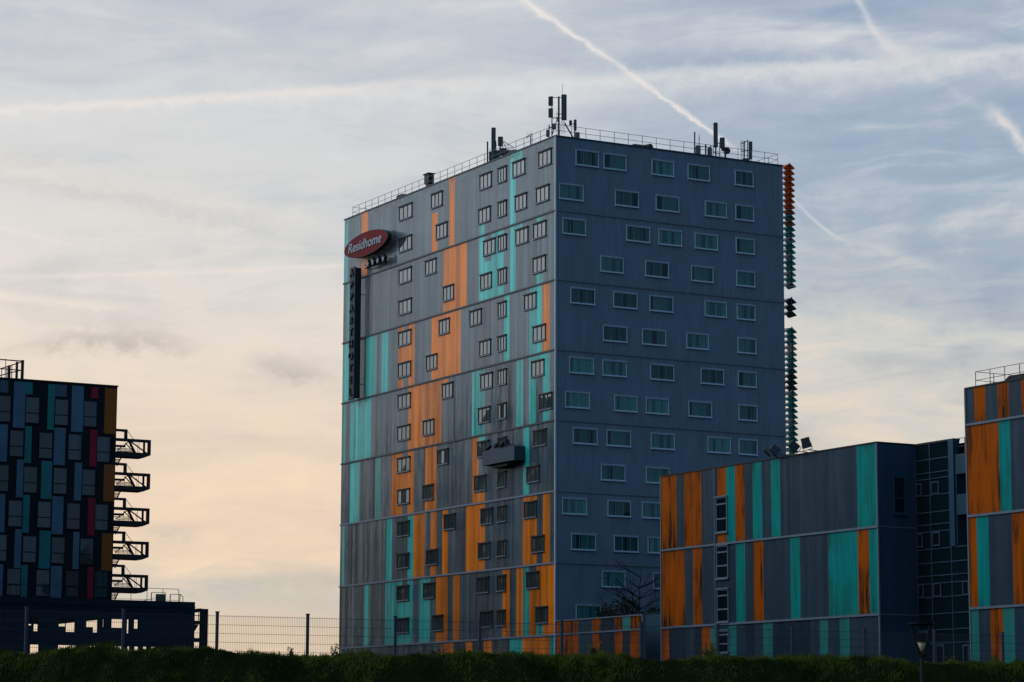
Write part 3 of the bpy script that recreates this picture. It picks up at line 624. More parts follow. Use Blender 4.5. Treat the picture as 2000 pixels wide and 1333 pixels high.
for x, yw, pt, lb in ((953, .9, .9, 'floodlight tipped flat at the left end of the steel box balcony'), (968, 1.1, .7, 'floodlight leaning left second from the left on the steel box balcony'), (981, .7, .8, 'floodlight tilted up second from the right on the steel box balcony'), (993, .15, .25, 'upright square floodlight at the right end of the steel box balcony')):
    u_ = FT.u_at(x, zt1, -.6); q = FT.W(u_, -.6, zt1-.42); floodlight(q, yw, pt, lb, (-.12, -.1, .55), .72)
# ------------------------------------------------------------------ annex: coplanar with the striped wall
UA0, UA1, UB0 = 15.1073, 40.5812, 49.4446
ZA = FT.hit_v(1713.5, 864.5)[1]; VG = FT.v_at(1789, 17.0, UA1); ZC = FT.hit_v(1886.5, 760)[1]
a4 = lambda *a: [(1280+q[0]/4.4444, 1280+q[1]/4.4444)+tuple(q[2:]) for q in a]
SA = [a4((50,185,'aorange'),(250,400,'aorange'),(540,616,'aorange'),(616,692,'ateal'),(694,775,'aorange'),(845,926,'ateal'),(1005,1083,'ateal'),(1752,1940,'ateal')),
      a4((50,257,'aorange'),(328,406,'aorange'),(700,780,'ateal'),(854,940,'aorange'),(1173,1258,'ateal'),(1503,1760,'ateal'),(1760,1858,'aorange'),(1858,1960,'ateal')),
      a4((60,122,'aorange'),(122,262,'adgrey'),(335,405,'adgrey'),(405,482,'aorange'),(482,535,'adteal'),(640,706,'adteal'),(785,860,'adgrey'),(940,1022,'adteal'),(1022,1350,'adgrey'),(1432,1503,'adteal'),(1605,1690,'adteal'))]
NA = ['agrey', 'ateal', 'aorange', 'adgrey', 'adteal']
aroot = thing('annex_building', FT.W((UA0+UA1)/2, 0, GZ), 'low three band building with orange and turquoise panels in front of the slate wall', 'building', PHI)
axo = (UA0+UA1)/2
def local(mb, x0): mb.v = [(a-x0, b, c) for a, b, c in mb.v]; return mb
mb = MB(); facade(mb, FT, UA0, UA1, [ZA, zband(6), zband(7), GZ-.5], SA, NA)
o_ = local(mb, axo).build('striped_wall', [M[n] for n in NA], aroot, -GZ)
VD = 17.0
mb = MB(); mb.poly([(UA0, 0, GZ-.5), (UA0, 0, ZA), (UA0, VD, ZA), (UA0, VD, GZ-.5)]); mb.poly([(UA1, 0, GZ-.5), (UA1, VG, GZ-.5), (UA1, VG, ZA), (UA1, 0, ZA)])
mb.poly([(UA0, VD, GZ-.5), (UA0, VD, ZA), (UB0+6, VD, ZA), (UB0+6, VD, GZ-.5)])
local(mb, axo).build('end_wall', cladding('annex_end', (.022, .065, .105), rough=.5, ior=1.3, tone=.05, tilt=.005), aroot, -GZ)
mb = MB(); mb.poly([(UA0, 0, ZA-.2), (UA1, 0, ZA-.2), (UA1, VD, ZA-.2), (UA0, VD, ZA-.2)]); mb.poly([(UA1, VG+.3, ZA-.25), (UB0+6, VG+.3, ZA-.25), (UB0+6, VD, ZA-.25), (UA1, VD, ZA-.25)])
local(mb, axo).build('roof', M['roof'], aroot, -GZ)
mb = MB(); mb.box(UA0-.04, UA1+.04, -.05, .16, ZA-.02, ZA+.07); mb.box(UA1-.16, UA1+.04, .165, VG-.05, ZA-.02, ZA+.07); mb.box(UA0-.04, UA0+.16, .165, VD, ZA-.02, ZA+.07)
local(mb, axo).build('coping', M['steel'], aroot, -GZ)
for k in (6, 7):
    mb = MB(); z = zband(k); mb.box(UA0-.03, UA1+.02, -.08, -.002, z-.08, z+.06); mb.box(UA1+.002, UA1+.03, .02, VG-.02, z-.04, z+.03)
    local(mb, axo).build('ledge', M['ledgeA'], aroot, -GZ)
mb = MB(); mb.box(UA0-.05, UA0+.06, -.05, .05, GZ-.3, ZA-.03); mb.box(UA1-.06, UA1+.05, -.055, .05, GZ-.3, ZA-.03); local(mb, axo).build('corner_trim', M['ledgeA'], aroot, -GZ)
mb = MB(); ud = FT.u_at(1398.5, 15); mb.bar((ud, -.1, GZ), (ud, -.1, ZA), .045, 6); local(mb, axo).build('downpipe', M['ledgeA'], aroot, -GZ)
for x0, x1, y0, y1 in ((1399.5, 1421, 971, 1041), (1400.5, 1423, 1066, 1131), (1401.5, 1424, 1151, 1216), (1402, 1424, 1232, 1276)):
    um0 = FT.hit_v(x0, (y0+y1)/2)[0]; um1 = FT.hit_v(x1, (y0+y1)/2)[0]; zt_ = FT.hit_v((x0+x1)/2, y0)[1]; zb2 = FT.hit_v((x0+x1)/2, y1)[1]
    mb = MB(); w_ = um1-um0; h_ = zt_-zb2; c = 0
    for a, b in ((0, .08), (w_-.08, w_)): mb.box(a, b, -.07, .02, 0, h_)
    for a in (0, h_*.37, h_*.78, h_-.1): mb.box(.08, w_-.08, -.075, .02, a, a+.1)
    mb.box(-.06, w_+.06, -.14, -.076, -.06, .05); mb.box(-.06, w_+.06, -.13, -.078, h_-.02, h_+.08)
    f_ = mb.build('tall_window', M['ledgeA'], aroot); f_.location = (um0-axo, 0, zb2-GZ)
    mb = MB(); mb.box(.05, w_-.05, -.03, .01, .05, h_-.05); mb.build('pane', M['paneD'], f_)
va, vb = FT.v_at(1744.5, 18, UA1), FT.v_at(1766, 18, UA1); zt_ = FT.hit_u(1755, 932, UA1)[1]; zb2 = FT.hit_u(1755, 1004, UA1)[1]
mb = MB(); h_ = zt_-zb2; w_ = vb-va
mb.box(-.02, .05, 0, .06, 0, h_); mb.box(-.02, .05, w_-.06, w_, 0, h_); mb.box(-.02, .05, .06, w_-.06, h_-.06, h_); mb.box(-.02, .05, .06, w_-.06, 0, .08); mb.box(-.02, .045, .06, w_-.06, h_*.4, h_*.4+.09); mb.box(.052, .14, -.08, w_+.08, -.1, .03)
f_ = mb.build('tall_window', M['frame_mid'], aroot); f_.location = (UA1-axo, va, zb2-GZ)
mb = MB(); mb.box(-.01, .02, .03, w_-.03, .03, h_-.03); mb.build('pane', M['paneD'], f_)
# glass stair hall set back between the two blocks
uc0, uc1 = UA1, UB0+1.2; ucol0 = FT.hit_v(1857, 1000, VG)[0]; ucol1 = FT.hit_v(1867, 1000, VG)[0]
zsplit = FT.hit_v(1880, 1063, VG)[1]; zcap = FT.hit_v(1857, 858, VG)[1]
mb = MB(); mb.box(uc0, ucol0, VG+.02, VG+.05, GZ-.3, zcap-.1); mb.box(ucol0, uc1, VG+.02, VG+.05, GZ-.3, zsplit)
g_ = local(mb, axo).build('glass_wall', M['paneG'], aroot, -GZ)
ys = [900, 926, 938, 970, 1003, 1027, 1041, 1075, 1102, 1127, 1142, 1169, 1201, 1232, 1258]
mb = MB(); xref = 1800
for y in ys:
    z = FT.hit_v(xref, y, VG)[1]; up_ = z > zsplit+.2
    mb.box(uc0+.02, (ucol0 if up_ else uc1), VG-.03, VG+.015, z-.035, z+.035)
for x in (1791, 1819, 1858):
    u_ = FT.u_at(x, 14, VG); mb.box(u_-.035, u_+.035, VG-.032, VG+.013, GZ-.3, zcap-.1)
u_ = FT.u_at(1860, 9, VG)
local(mb, axo).build('mullions', M['frame_mid'], aroot, -GZ)
for yc, h in ((957, 30), (1056, 32), (1155, 32)):      # opening casements
    for xa in ((1793, 1805), (1823, 1839)) + (((1880, 1893),) if yc > 1100 else ()):
        k = (xa[0]-1793)*-.09; u0 = FT.u_at(xa[0], 12, VG); u1 = FT.u_at(xa[1], 12, VG); z0 = FT.hit_v(xref, yc+h/2-2, VG)[1]; z1 = FT.hit_v(xref, yc-h/2+2, VG)[1]
        mb = MB(); mb.box(0, .1, -.05, .01, 0, z1-z0); mb.box(u1-u0-.1, u1-u0, -.05, .01, 0, z1-z0); mb.box(.1, u1-u0-.1, -.05, .01, 0, .1); mb.box(.1, u1-u0-.1, -.05, .01, z1-z0-.1, z1-z0)
        f_ = mb.build('casement_window', M['frame_mid'], aroot); f_.location = (u0-axo, VG-.03, z0-GZ)
        mb = MB(); mb.box(.08, u1-u0-.08, -.015, .005, .08, z1-z0-.08); mb.build('pane', M['paneD'], f_)
mend = cladding('recess_wall', (.022, .065, .105), rough=.5, ior=1.3, tone=.04, tilt=.004)
mb = MB(); mb.box(ucol0, ucol1, VG-.12, VG+.4, zsplit-.1, zcap); mb.build
local(mb, axo).build('column', mend, aroot, -GZ)
mb = MB(); z9 = FT.hit_v(1880, 886, VG)[1]; z8 = FT.hit_v(1880, 925, VG)[1]; z7 = FT.hit_v(1880, 965, VG)[1]; z6 = FT.hit_v(1880, 1005, VG)[1]
mb.box(ucol1, uc1, VG+.0, VG+.3, z8, z9); mb.box(ucol1+.15, uc1, VG-.02, VG+.2, z6, z7); mb.box(ucol1, uc1, VG+1.6, VG+1.8, zsplit, z8)
mb.box(ucol1-.02, ucol1+.1, VG+.02, VG+1.6, zsplit, z8)
local(mb, axo).build('loggia', mend, aroot, -GZ)
mb = MB(); mb.box(uc0, ucol0+.5, VG-.06, VG+.45, zcap-.1, zcap+.02); local(mb, axo).build('coping', M['steel'], aroot, -GZ)
mb = MB(); zr = zcap
for x in (1868, 1884):
    u_ = FT.u_at(x, zr, VG+.2); mb.bar((u_, VG+.2, z9), (u_, VG+.2, zr+.0), .025)
u0 = FT.u_at(1867, zr, VG+.2); mb.bar((u0, VG+.2, zr), (uc1, VG+.2, zr), .025); mb.bar((u0, VG+.2, (zr+z9)/2), (uc1, VG+.2, (zr+z9)/2), .02)
local(mb, axo).build('roof_railing', M['rail'], aroot, -GZ)
mb = MB()                                             # door at the foot of the stair hall
for x0, x1, y0, y1 in ((1793, 1826, 1233, 1290), (1829, 1846, 1259, 1290), (1882, 1895, 1259, 1290)):
    u0 = FT.u_at(x0, 7, VG); u1 = FT.u_at(x1, 7, VG); z1 = FT.hit_v((x0+x1)/2, y0, VG)[1]
    mb.box(u0, u0+.12, VG-.08, VG-.035, GZ, z1); mb.box(u1-.12, u1, VG-.08, VG-.035, GZ, z1); mb.box(u0+.12, u1-.12, VG-.08, VG-.035, z1-.12, z1)
local(mb, axo).build('door_frame', M['frame_mid'], aroot, -GZ)
# right block
croot = thing('end_block', FT.W(UB0, 0, GZ), 'taller striped block cut off by the right edge of the photo', 'building', PHI)
b5 = lambda *a: [(1640+q[0]/5.553, 1640+q[1]/5.553)+tuple(q[2:]) for q in a]
SCB = [[(1903, 1925, 'aorange'), (1948.5, 1970.5, 'aorange'), (1995, 2016, 'aorange'), (2038, 2060, 'aorange')],
       b5((1378,1733,'aorange'),(1733,1855,'ateal'))+[(2010, 2060, 'aorange')], b5((1400,1493,'aorange'),(1493,1622,'ateal'),(1878,2100,'aorange')), b5((1425,1522,'adteal'),(1647,1782,'aorange'),(1785,1908,'adteal'))+[(2010, 2080, 'aorange')]]
UC1 = UB0+16
mb = MB(); facade(mb, FT, UB0, UC1, [ZC, zband(5), zband(6), zband(7), GZ-.5], SCB, NA); local(mb, UB0).build('striped_wall', [M[n] for n in NA], croot, -GZ)
mb = MB(); mb.poly([(UB0, 0, GZ-.5), (UB0, 0, ZC), (UB0, VD, ZC), (UB0, VD, GZ-.5)]); mb.poly([(UC1, 0, GZ-.5), (UC1, VD, GZ-.5), (UC1, VD, ZC), (UC1, 0, ZC)]); mb.poly([(UB0, VD, GZ-.5), (UB0, VD, ZC), (UC1, VD, ZC), (UC1, VD, GZ-.5)])
local(mb, UB0).build('end_wall', mend, croot, -GZ)
mb = MB(); mb.poly([(UB0, 0, ZC-.2), (UC1, 0, ZC-.2), (UC1, VD, ZC-.2), (UB0, VD, ZC-.2)]); local(mb, UB0).build('roof', M['roof'], croot, -GZ)
for k in (5, 6, 7):
    mb = MB(); z = zband(k); mb.box(UB0-.03, UC1, -.08, -.002, z-.08, z+.06); local(mb, UB0).build('ledge', M['ledgeA'], croot, -GZ)
mb = MB(); mb.box(UB0-.04, UC1, -.05, .16, ZC-.02, ZC+.07); mb.box(UB0-.04, UB0+.16, .165, VD, ZC-.02, ZC+.07); local(mb, UB0).build('coping', M['steel'], croot, -GZ)
mb = MB(); mb.box(UB0-.06, UB0+.05, -.055, .05, GZ-.3, ZC-.03); local(mb, UB0).build('corner_trim', M['ledgeA'], croot, -GZ)
mb = MB(); ur = FT.u_at(1905.5, ZC+.5, .35)
for h in (1.0, .48): mb.bar((ur, .35, ZC+h), (UC1, .35, ZC+h), .022); mb.bar((ur, .35, ZC+h), (ur, 9, ZC+h), .022)
for i in range(10): mb.bar((ur+1.35*i, .35, ZC-.2), (ur+1.35*i, .35, ZC+1.0), .024)
for i in range(1, 7): mb.bar((ur, .35+1.4*i, ZC-.2), (ur, .35+1.4*i, ZC+1.0), .024)
local(mb, UB0).build('roof_railing', M['rail'], croot, -GZ)
u_ = FT.u_at(1996, ZC, .9); mb = MB(); mb.prism([(u_-1.1, ZC+.2), (u_-.8, ZC-.1), (u_+1.2, ZC-.1), (u_+1.2, ZC+.42), (u_-.7, ZC+.42)], .5, 1.5); local(mb, UB0).build('roof_vent', M['steel'], croot, -GZ)
# floodlights on the annex roof
for x, yw, pt, rl, sc_, lb in ((1526, .9, .3, -1.0, .80, 'floodlight tipped low at the left of the four on the annex roof'), (1541, .35, .3, -.95, .9, 'floodlight tilted back second from the left on the annex roof'),
    (1578, .25, .3, -.85, .95, 'floodlight leaning left against the louvres on the annex roof'), (1597, .25, .1, -.30, .95, 'upright square floodlight rightmost on the annex roof')):
    u_ = FT.u_at(x, ZA+.3, .5); q = FT.W(u_, .5, ZA-.16); floodlight(q, yw, pt, lb, (-.66, -.2, .36), sc_*1.15, roll=rl)
# low screen wall with planting court
wroot = thing('court_wall', FT.W(0.1, 0, GZ), 'low striped wall running from the tower corner towards the annex', 'wall', PHI)
UW1 = FT.u_at(1255.5, 9, 0); ZW = FT.hit_v(1255, 1202.5)[1]
c6 = lambda *a: [(1080+q[0]/6.667, 1080+q[1]/6.667)+tuple(q[2:]) for q in a]
SW = [c6((45,322,'aorange'),(518,616,'aorange'),(616,805,'adgrey'),(805,906,'aorange'),(906,1008,'adteal'),(1008,1170,'aorange')), c6((48,330,'aorange'),(518,616,'aorange'),(616,805,'adgrey'),(805,906,'aorange'),(906,1005,'adgrey'),(1005,1170,'aorange'))]
mb = MB(); facade(mb, FT, .1, UW1, [ZW, zband(7), GZ-.5], SW, NA); 
mb.poly([(.1, .2, GZ-.5), (.1, .2, ZW), (UW1, .2, ZW), (UW1, .2, GZ-.5)]); mb.poly([(UW1, 0, GZ-.5), (UW1, .2, GZ-.5), (UW1, .2, ZW), (UW1, 0, ZW)])
local(mb, .1).build('striped_panels', [M[n] for n in NA], wroot, -GZ)
mb = MB(); mb.box(.1, UW1+.04, -.06, .26, ZW+.002, ZW+.09); mb.box(.1, UW1, -.06, -.003, zband(7)-.06, zband(7)+.05); mb.box(UW1-.08, UW1+.04, -.05, .25, GZ, ZW); local(mb, .1).build('coping', M['ledgeA'], wroot, -GZ)
w2 = thing('recess_wall', FT.W(UW1, 2.0, GZ), 'plain dark blue wall filling the gap between the low striped wall and the annex', 'wall', PHI)
mb = MB(); mb.box(-5.5, UA0-UW1, 0, .25, -.3, ZW-GZ+.25); mb.build('panel', mend, w2); mb = MB(); mb.box(-5.5, UA0-UW1, -.05, .3, ZW-GZ+.252, ZW-GZ+.31); mb.build('coping', M['steel'], w2)
# ------------------------------------------------------------------ left building
bx = FL
def ux(x, y): return bx.hit_u(x, y, 0)
ZL = ux(229, 756)[1]; ZLB = ux(222, 1172)[1]
lroot = thing('panelled_building', bx.W(0, 0, GZ), 'black block with staggered windows and blue, turquoise, red and amber panels at the left', 'building', PHI)
vl0 = -24.0; mblk = plain('black_cladding', (.004, .009, .015), .6, var=.5)
v1_ = ux(229.5, 756)[0]
mb = MB(); zl0 = ZL; mb.box(-14, 0, vl0, v1_, ZLB-1.5, ZL); mb.build('wall', mblk, lroot, -GZ)
mb = MB(); mb.box(-14.05, .08, vl0, v1_+.06, ZL+.002, ZL+.1); mb.build('roof', M['steel'], lroot, -GZ)
pcol = {'b': plain('blue_panel', (.085, .19, .275), .45, var=.5, scale=.6), 't': plain('turquoise_panel', (.02, .23, .24), .45, var=.5, scale=.6), 'r': plain('red_panel', (.30, .012, .03), .45), 'a': plain('amber_panel', (.30, .10, .01), .45), 's': plain('slate_panel', (.075, .12, .18), .45, var=.4)}
pname = {'b': 'pale blue cladding panel', 't': 'turquoise cladding panel', 'r': 'red cladding panel', 'a': 'amber cladding panel', 's': 'slate blue cladding panel'}
PAN = [(0,16,743,767,'s'),(26,49,746,836,'b'),(49.5,63.5,747,771,'t'),(93,106,751,840,'t'),(107,130,752,775,'s'),(139.5,162.5,754,844,'b'),(178,191.5,757,779,'r'),(204,226,759,848,'a'),
 (-9,14,829,902,'b'),(48,61,833,905,'t'),(105,127,836,909,'b'),(175,189,840,912,'r'),(32,45,898,972,'b'),(80,101,901,975,'t'),(145,159,904,978,'b'),(202,223,908,980,'a'),
 (-13,9,965,1040,'b'),(44,57,967,1041,'t'),(101,123,970,1044,'b'),(171,185,973,1046,'r'),(28,41,1034,1110,'b'),(76,98,1037,1111,'t'),(142,154,1039,1112,'b'),(198,219,1042,1115,'a'),
 (-17,5,1102,1166,'b'),(40.5,53,1104,1167,'t'),(98.5,120,1106,1168,'b'),(170,182,1108,1170,'r'),(-40,-28,829,902,'r'),(-58,-36,965,1040,'b')]
for x0, x1, y0, y1, c in PAN:
    xm = (x0+x1)/2; va = bx.v_at(x0, ux(xm, (y0+y1)/2)[1]); vb = bx.v_at(x1, ux(xm, (y0+y1)/2)[1]); zt_ = min(ux(xm, y0)[1], ZL-.05); zb2 = ux(xm, y1)[1]
    mb = MB(); mb.box(.004, .05, va, vb, zb2, zt_); tag(mb.build('cladding_panel', pcol[c], lroot, -GZ), pname[c])
WINL = [(-6,20,773,804,825),(50,77,776,807,828),(107,133.5,779,811,832),(163,189,784,814,835),(19,46,842,873,893),(76,104,846,876,897),(133,159,849,880,900),(189,214,853,883,904),
 (-10,15,909,940,961),(46,72,911,942,964),(104,129,915,946,966),(160,186,917,948,969),(16,42,978,1009,1030),(73,99,980,1012,1032),(130,155,983,1015,1035),(185,211,986,1017,1037),
 (-14,11,1045,1076,1097),(44,70,1048,1079,1100),(100,126,1050,1081,1102),(156,182,1052,1083,1104),(13,39,1113,1144,1164),(70,96,1115,1146,1166),(127,152,1117,1148,1167),(184,208,1120,1150,1168)]
wl0 = None
mgl = glass('blue_glass', (.02, .045, .06), ior=1.6, tilt=.03, pane=5, vary=.9, curtain=(.03, .055, .06))
for x0, x1, y0, ym, y1 in WINL:
    xm = (x0+x1)/2; zt_ = ux(xm, y0)[1]; zb2 = ux(xm, y1)[1]; va = bx.v_at(x0, zt_)
    if wl0 is None:
        w_, h_ = 1.18, 2.16; mb = MB()
        mb.box(.004, .07, 0, .05, 0, h_); mb.box(.004, .07, w_-.05, w_, 0, h_)
        for a in (0, h_*.38, h_-.06): mb.box(.004, .07, .05, w_-.05, a, a+.07)
        wl0 = mb.build('window', mblk, lroot); mb = MB(); mb.box(.002, .03, .02, w_-.02, .03, h_-.03); mb.build('pane', mgl, wl0); o_ = wl0
    else: o_ = copy_tree(wl0, lroot)
    o_.location = (0, va, zb2-GZ)
# steel frame on its roof
rf = thing('roof_frame', bx.W(-3, -9.5, ZL+.1), 'dark steel frame on the roof of the black panelled block', 'frame', PHI)
vR = bx.v_at(46, ZL+1, -1)+9.5; hz = ux(46, 703)[1]-ux(46, 743)[1]; mb = MB()
mb.box(1.9, 2.1, vR-.2, vR, 0, hz); mb.box(1.85, 2.0, vR-.62, vR-.45, 0, hz-.15); mb.box(-1.5, -1.3, vR-.2, vR, 0, hz); mb.build('post', M['steel'], rf)
mb = MB(); mb.bar((2, -9, hz-.05), (2, vR, hz-.08), .06); mb.bar((2, -9, hz*.52), (2, vR-.3, hz*.50), .05); mb.bar((2, vR, hz-.08), (-6, vR-4.0, hz*.1), .05); mb.bar((2, vR, hz*.55), (-1, vR-2.6, hz*.1), .05)
mb.build('beam', M['steel'], rf)
mb = MB()
for i in range(1, 12): mb.bar((1.2-.3*i, vR-.3-.32*i, 0), (1.2-.3*i, vR-.3-.32*i, hz*(.85-.05*i)), .035)
for i in range(4): mb.bar((2, vR-1.5-i*1.6, 0), (2, vR-1.5-i*1.6, hz), .03)
mb.build('bar', M['steel'], rf)
# outside staircase at its right end
fe = thing('outside_staircase', bx.W(0, v1_, GZ), 'dark steel outside staircase with five jutting landings on the end of the black block', 'staircase', PHI)
prev = None
for i, yt in enumerate((857, 923, 991, 1056.5, 1121.5)):
    dxp = -i*1.35
    vv = lambda x, y: bx.hit_u(x+dxp, y+yt-857, -.4)
    def seg(mb, x0, y0, x1, y1, r_, u=-.4, u2=None):
        a = vv(x0, y0); b = vv(x1, y1); mb.bar((u, a[0]-v1_, a[1]), (u if u2 is None else u2, b[0]-v1_, b[1]), r_)
    vL, vR_ = 0.02, vv(294, 870)[0]-v1_; zTop = vv(260, 858)[1]; zB1 = vv(260, 884)[1]; zB0 = vv(260, 893.5)[1]
    mb = MB(); mb.prism([(vL, zB0), (vR_-.55, zB0), (vR_, zB0+.22), (vR_, zB1), (vL, zB1)], -1.7, -.3, ax='x'); ld = mb.build('landing', M['steel'], fe, -GZ)
    mb = MB(); mb.box(-.45, -.3, vL, vR_, zTop-.24, zTop); mb.box(-.45, -.3, vR_-.26, vR_, zB1, zTop-.24); mb.box(-1.7, -1.6, vR_-.16, vR_, zB1, zTop); mb.box(-1.6, -.45, vR_-.12, vR_-.02, zTop-.12, zTop)
    a = vv(243, 839); b = vv(248, 857); mb.box(-.45, -.3, a[0]-v1_, b[0]-v1_, zTop, a[1]); mb.box(-.45, -.3, vL, a[0]-v1_, a[1]-.2, a[1])
    seg(mb, 229, 880, 254, 861, .05); seg(mb, 253, 861, 288, 887, .065); seg(mb, 253, 862, 274, 886, .10, -.5, -1.4)
    mb.build('frame', M['steel'], ld, -GZ)
    mb = MB()
    for k in range(6):
        if k > 3: continue
        a = vv(234+k*1.0, 873.5+k*2.9); b = vv(262+k*3.2, 873.5+k*2.9); mb.box(-1.5+k*.1, -1.3+k*.1, a[0]-v1_, b[0]-v1_, a[1]-.02, a[1]+.02)
    for k in range(5):
        a = vv(226, 895+k*3); b = vv(243-k*2.4, 895+k*3); mb.box(-1.5, -1.3, max(a[0]-v1_, .02), b[0]-v1_, a[1]-.03, a[1]+.03)
    a = vv(228, 864); b = vv(252, 872); mb.box(-1.5, -1.2, .02, b[0]-v1_, b[1], a[1]-.12); seg(mb, 243, 893, 235, 909, .06, -1.2); seg(mb, 254, 863, 276, 886, .05, -1.5)
    mb.build('flight', M['steel'], ld, -GZ)
    mb = MB(); seg(mb, 248, 842, 258, 839, .02, -1.5); seg(mb, 258, 839, 272, 858, .025, -1.5); seg(mb, 258, 839, 258, 858, .025, -1.5); seg(mb, 268, 862, 268, 884, .02, -1.6); seg(mb, 282, 862, 282, 888, .02, -1.6); seg(mb, 279, 865, 279, 888, .02, -1.6)
    for k in range(3): seg(mb, 246+k*9, 866, 246+k*9, 884, .015, -1.6)
    mb.build('guard_rail', M['steel'], ld, -GZ)
# parking deck below
dk = thing('parking_deck', bx.W(1.2, -6, GZ), 'dark open sided two level car park under the black panelled block', 'car park', PHI)
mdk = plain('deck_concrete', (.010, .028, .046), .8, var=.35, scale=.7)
UD = 1.2; hd = lambda x, y: bx.hit_u(x, y, UD)
vD1 = hd(380, 1230)[0]; vD0 = -30.0
ZD = hd(200, 1171)[1]
rowA, rowB = (hd(200, 1209)[1], hd(200, 1236)[1]), (hd(200, 1262)[1], GZ+.1)
openA = [(56, 62), (66, 75), (115, 128.5), (129, 148.5), (168.5, 182), (182, 191), (201, 204), (218, 243), (248, 252), (262, 270)]
openA_low = {(115, 128.5): .62, (168.5, 182): .62, (218, 243): .62, (262, 270): .65, (201, 204): .6, (56, 62): .6}
openB = [(57, 74), (112, 148), (171, 190), (200, 203), (216, 242), (247, 252), (261, 269), (278, 285), (294, 302)]
mb = MB()
def wallrow(mb, z0, z1, ops, low, u0, u1):
    vs = sorted([(bx.v_at(a, (z0+z1)/2, UD), bx.v_at(b, (z0+z1)/2, UD), low.get((a, b), 1.0)) for a, b in ops]); c = vD0
    for a, b, l in vs:
        if a-c > .003: mb.box(u0, u1, c, a, z0, z1)
        if l < 1: mb.box(u0, u1, a, b, z0, z1-(z1-z0)*l)
        c = b
    mb.box(u0, u1, c, vD1, z0, z1)
wallrow(mb, rowA[1], rowA[0], openA, openA_low, UD-.2, UD); wallrow(mb, rowB[1], rowB[0], openB, {}, UD-.2, UD)
mb.box(UD-.2, UD, vD0, vD1, rowA[0], ZD); mb.box(UD-.2, UD, vD0, vD1, rowB[0], rowA[1])
mb.box(UD-.0, UD+.06, vD0, vD1, ZD-.5, ZD-.35); mb.box(UD+.0, UD+.05, vD0, vD1, rowA[1]-.45, rowA[1]-.2)
vv_ = vD0
while vv_ < vD1: mb.box(UD+.001, UD+.035, vv_, vv_+.08, GZ, ZD-.52); vv_ += 2.4
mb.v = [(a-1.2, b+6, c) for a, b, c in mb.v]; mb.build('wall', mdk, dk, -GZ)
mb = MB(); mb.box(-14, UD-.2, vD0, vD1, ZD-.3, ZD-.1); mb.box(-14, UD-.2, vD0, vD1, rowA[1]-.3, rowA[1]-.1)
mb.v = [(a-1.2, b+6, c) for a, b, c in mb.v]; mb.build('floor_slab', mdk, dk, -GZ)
mb = MB(); v = hd(378, 1200)[0]; v2 = hd(426, 1200)[0]; v25 = hd(412.5, 1200)[0]; zz = lambda y: hd(400, y)[1]
mb.box(UD-2.5, UD-2.1, v25, v2, GZ, zz(1187)); mb.prism([(v, zz(1199)), (v25, zz(1193)), (v25, zz(1186)), (v, zz(1190))], UD-2.5, UD-2.1, ax='x'); mb.box(UD-2.4, UD-2.0, v, v25, zz(1218), zz(1211)); mb.box(UD-2.4, UD-2.0, v, v25, zz(1253), zz(1245))
mb.prism([(v, zz(1245)), (hd(396, 1200)[0], zz(1245)), (v25-.05, zz(1218)), (v, zz(1218))], UD-3.4, UD-2.5, ax='x'); mb.box(UD-2.4, UD-2.1, v, v25, zz(1275), zz(1268))
vq = hd(400, 1200)[0]; mb.bar((UD-2.3, vq, zz(1211)), (UD-2.3, vq, zz(1193)), .03); mb.bar((UD-2.3, vq+.4, zz(1211)), (UD-2.3, vq+.4, zz(1193)), .03); mb.bar((UD-2.3, v, zz(1200)), (UD-2.3, v25, zz(1201)), .025); mb.bar((UD-2.3, v, zz(1261)), (UD-2.3, v25, zz(1261)), .025)
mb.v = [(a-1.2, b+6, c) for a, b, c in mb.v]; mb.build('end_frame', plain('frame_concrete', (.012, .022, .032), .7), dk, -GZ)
mb = MB(); vr1_ = hd(352, 1150)[0]; zr_ = hd(200, 1146)[1]; vv_ = vr1_
mb.bar((UD-.3, vD0, zr_), (UD-.3, vr1_, zr_), .028); mb.bar((UD-.3, vD0, ZD+.1), (UD-.3, vr1_, ZD+.1), .02)
while vv_ > vD0: mb.bar((UD-.3, vv_, ZD-.1), (UD-.3, vv_, zr_), .026); vv_ -= 1.36
for x0, x1, y in ((318, 345, 1155), (355, 374, 1158.5)):
    a = hd(x0, y); b = hd(x1, y+.5); mb.bar((UD-2.5, a[0], a[1]), (UD-2.5, b[0], b[1]), .03)
    for q in (a, b): mb.bar((UD-2.5, q[0], q[1]), (UD-2.5, q[0], ZD-.1), .04)
a = hd(374, 1158); b = hd(380, 1164); mb.bar((UD-2.5, a[0], a[1]), (UD-2.5, b[0], b[1]), .03); mb.bar((UD-2.5, b[0], b[1]), (UD-2.5, b[0], ZD-.4), .03); a = hd(300, 1172); b = hd(345, 1161); mb.bar((UD-3, a[0], a[1]), (UD-3, b[0], b[1]), .025)
mb.v = [(a-1.2, b+6, c) for a, b, c in mb.v]; mb.build('railing', M['steel'], dk, -GZ)
a = hd(336, 1157); b = hd(352, 1184); mb = MB(); mb.box(UD-3.6, UD-3.2, a[0], b[0], b[1], a[1]); mb.v = [(a_-1.2, b_+6, c) for a_, b_, c in mb.v]; mb.build('cabinet', plain('cabinet_grey', (.16, .20, .19), .6), dk, -GZ)
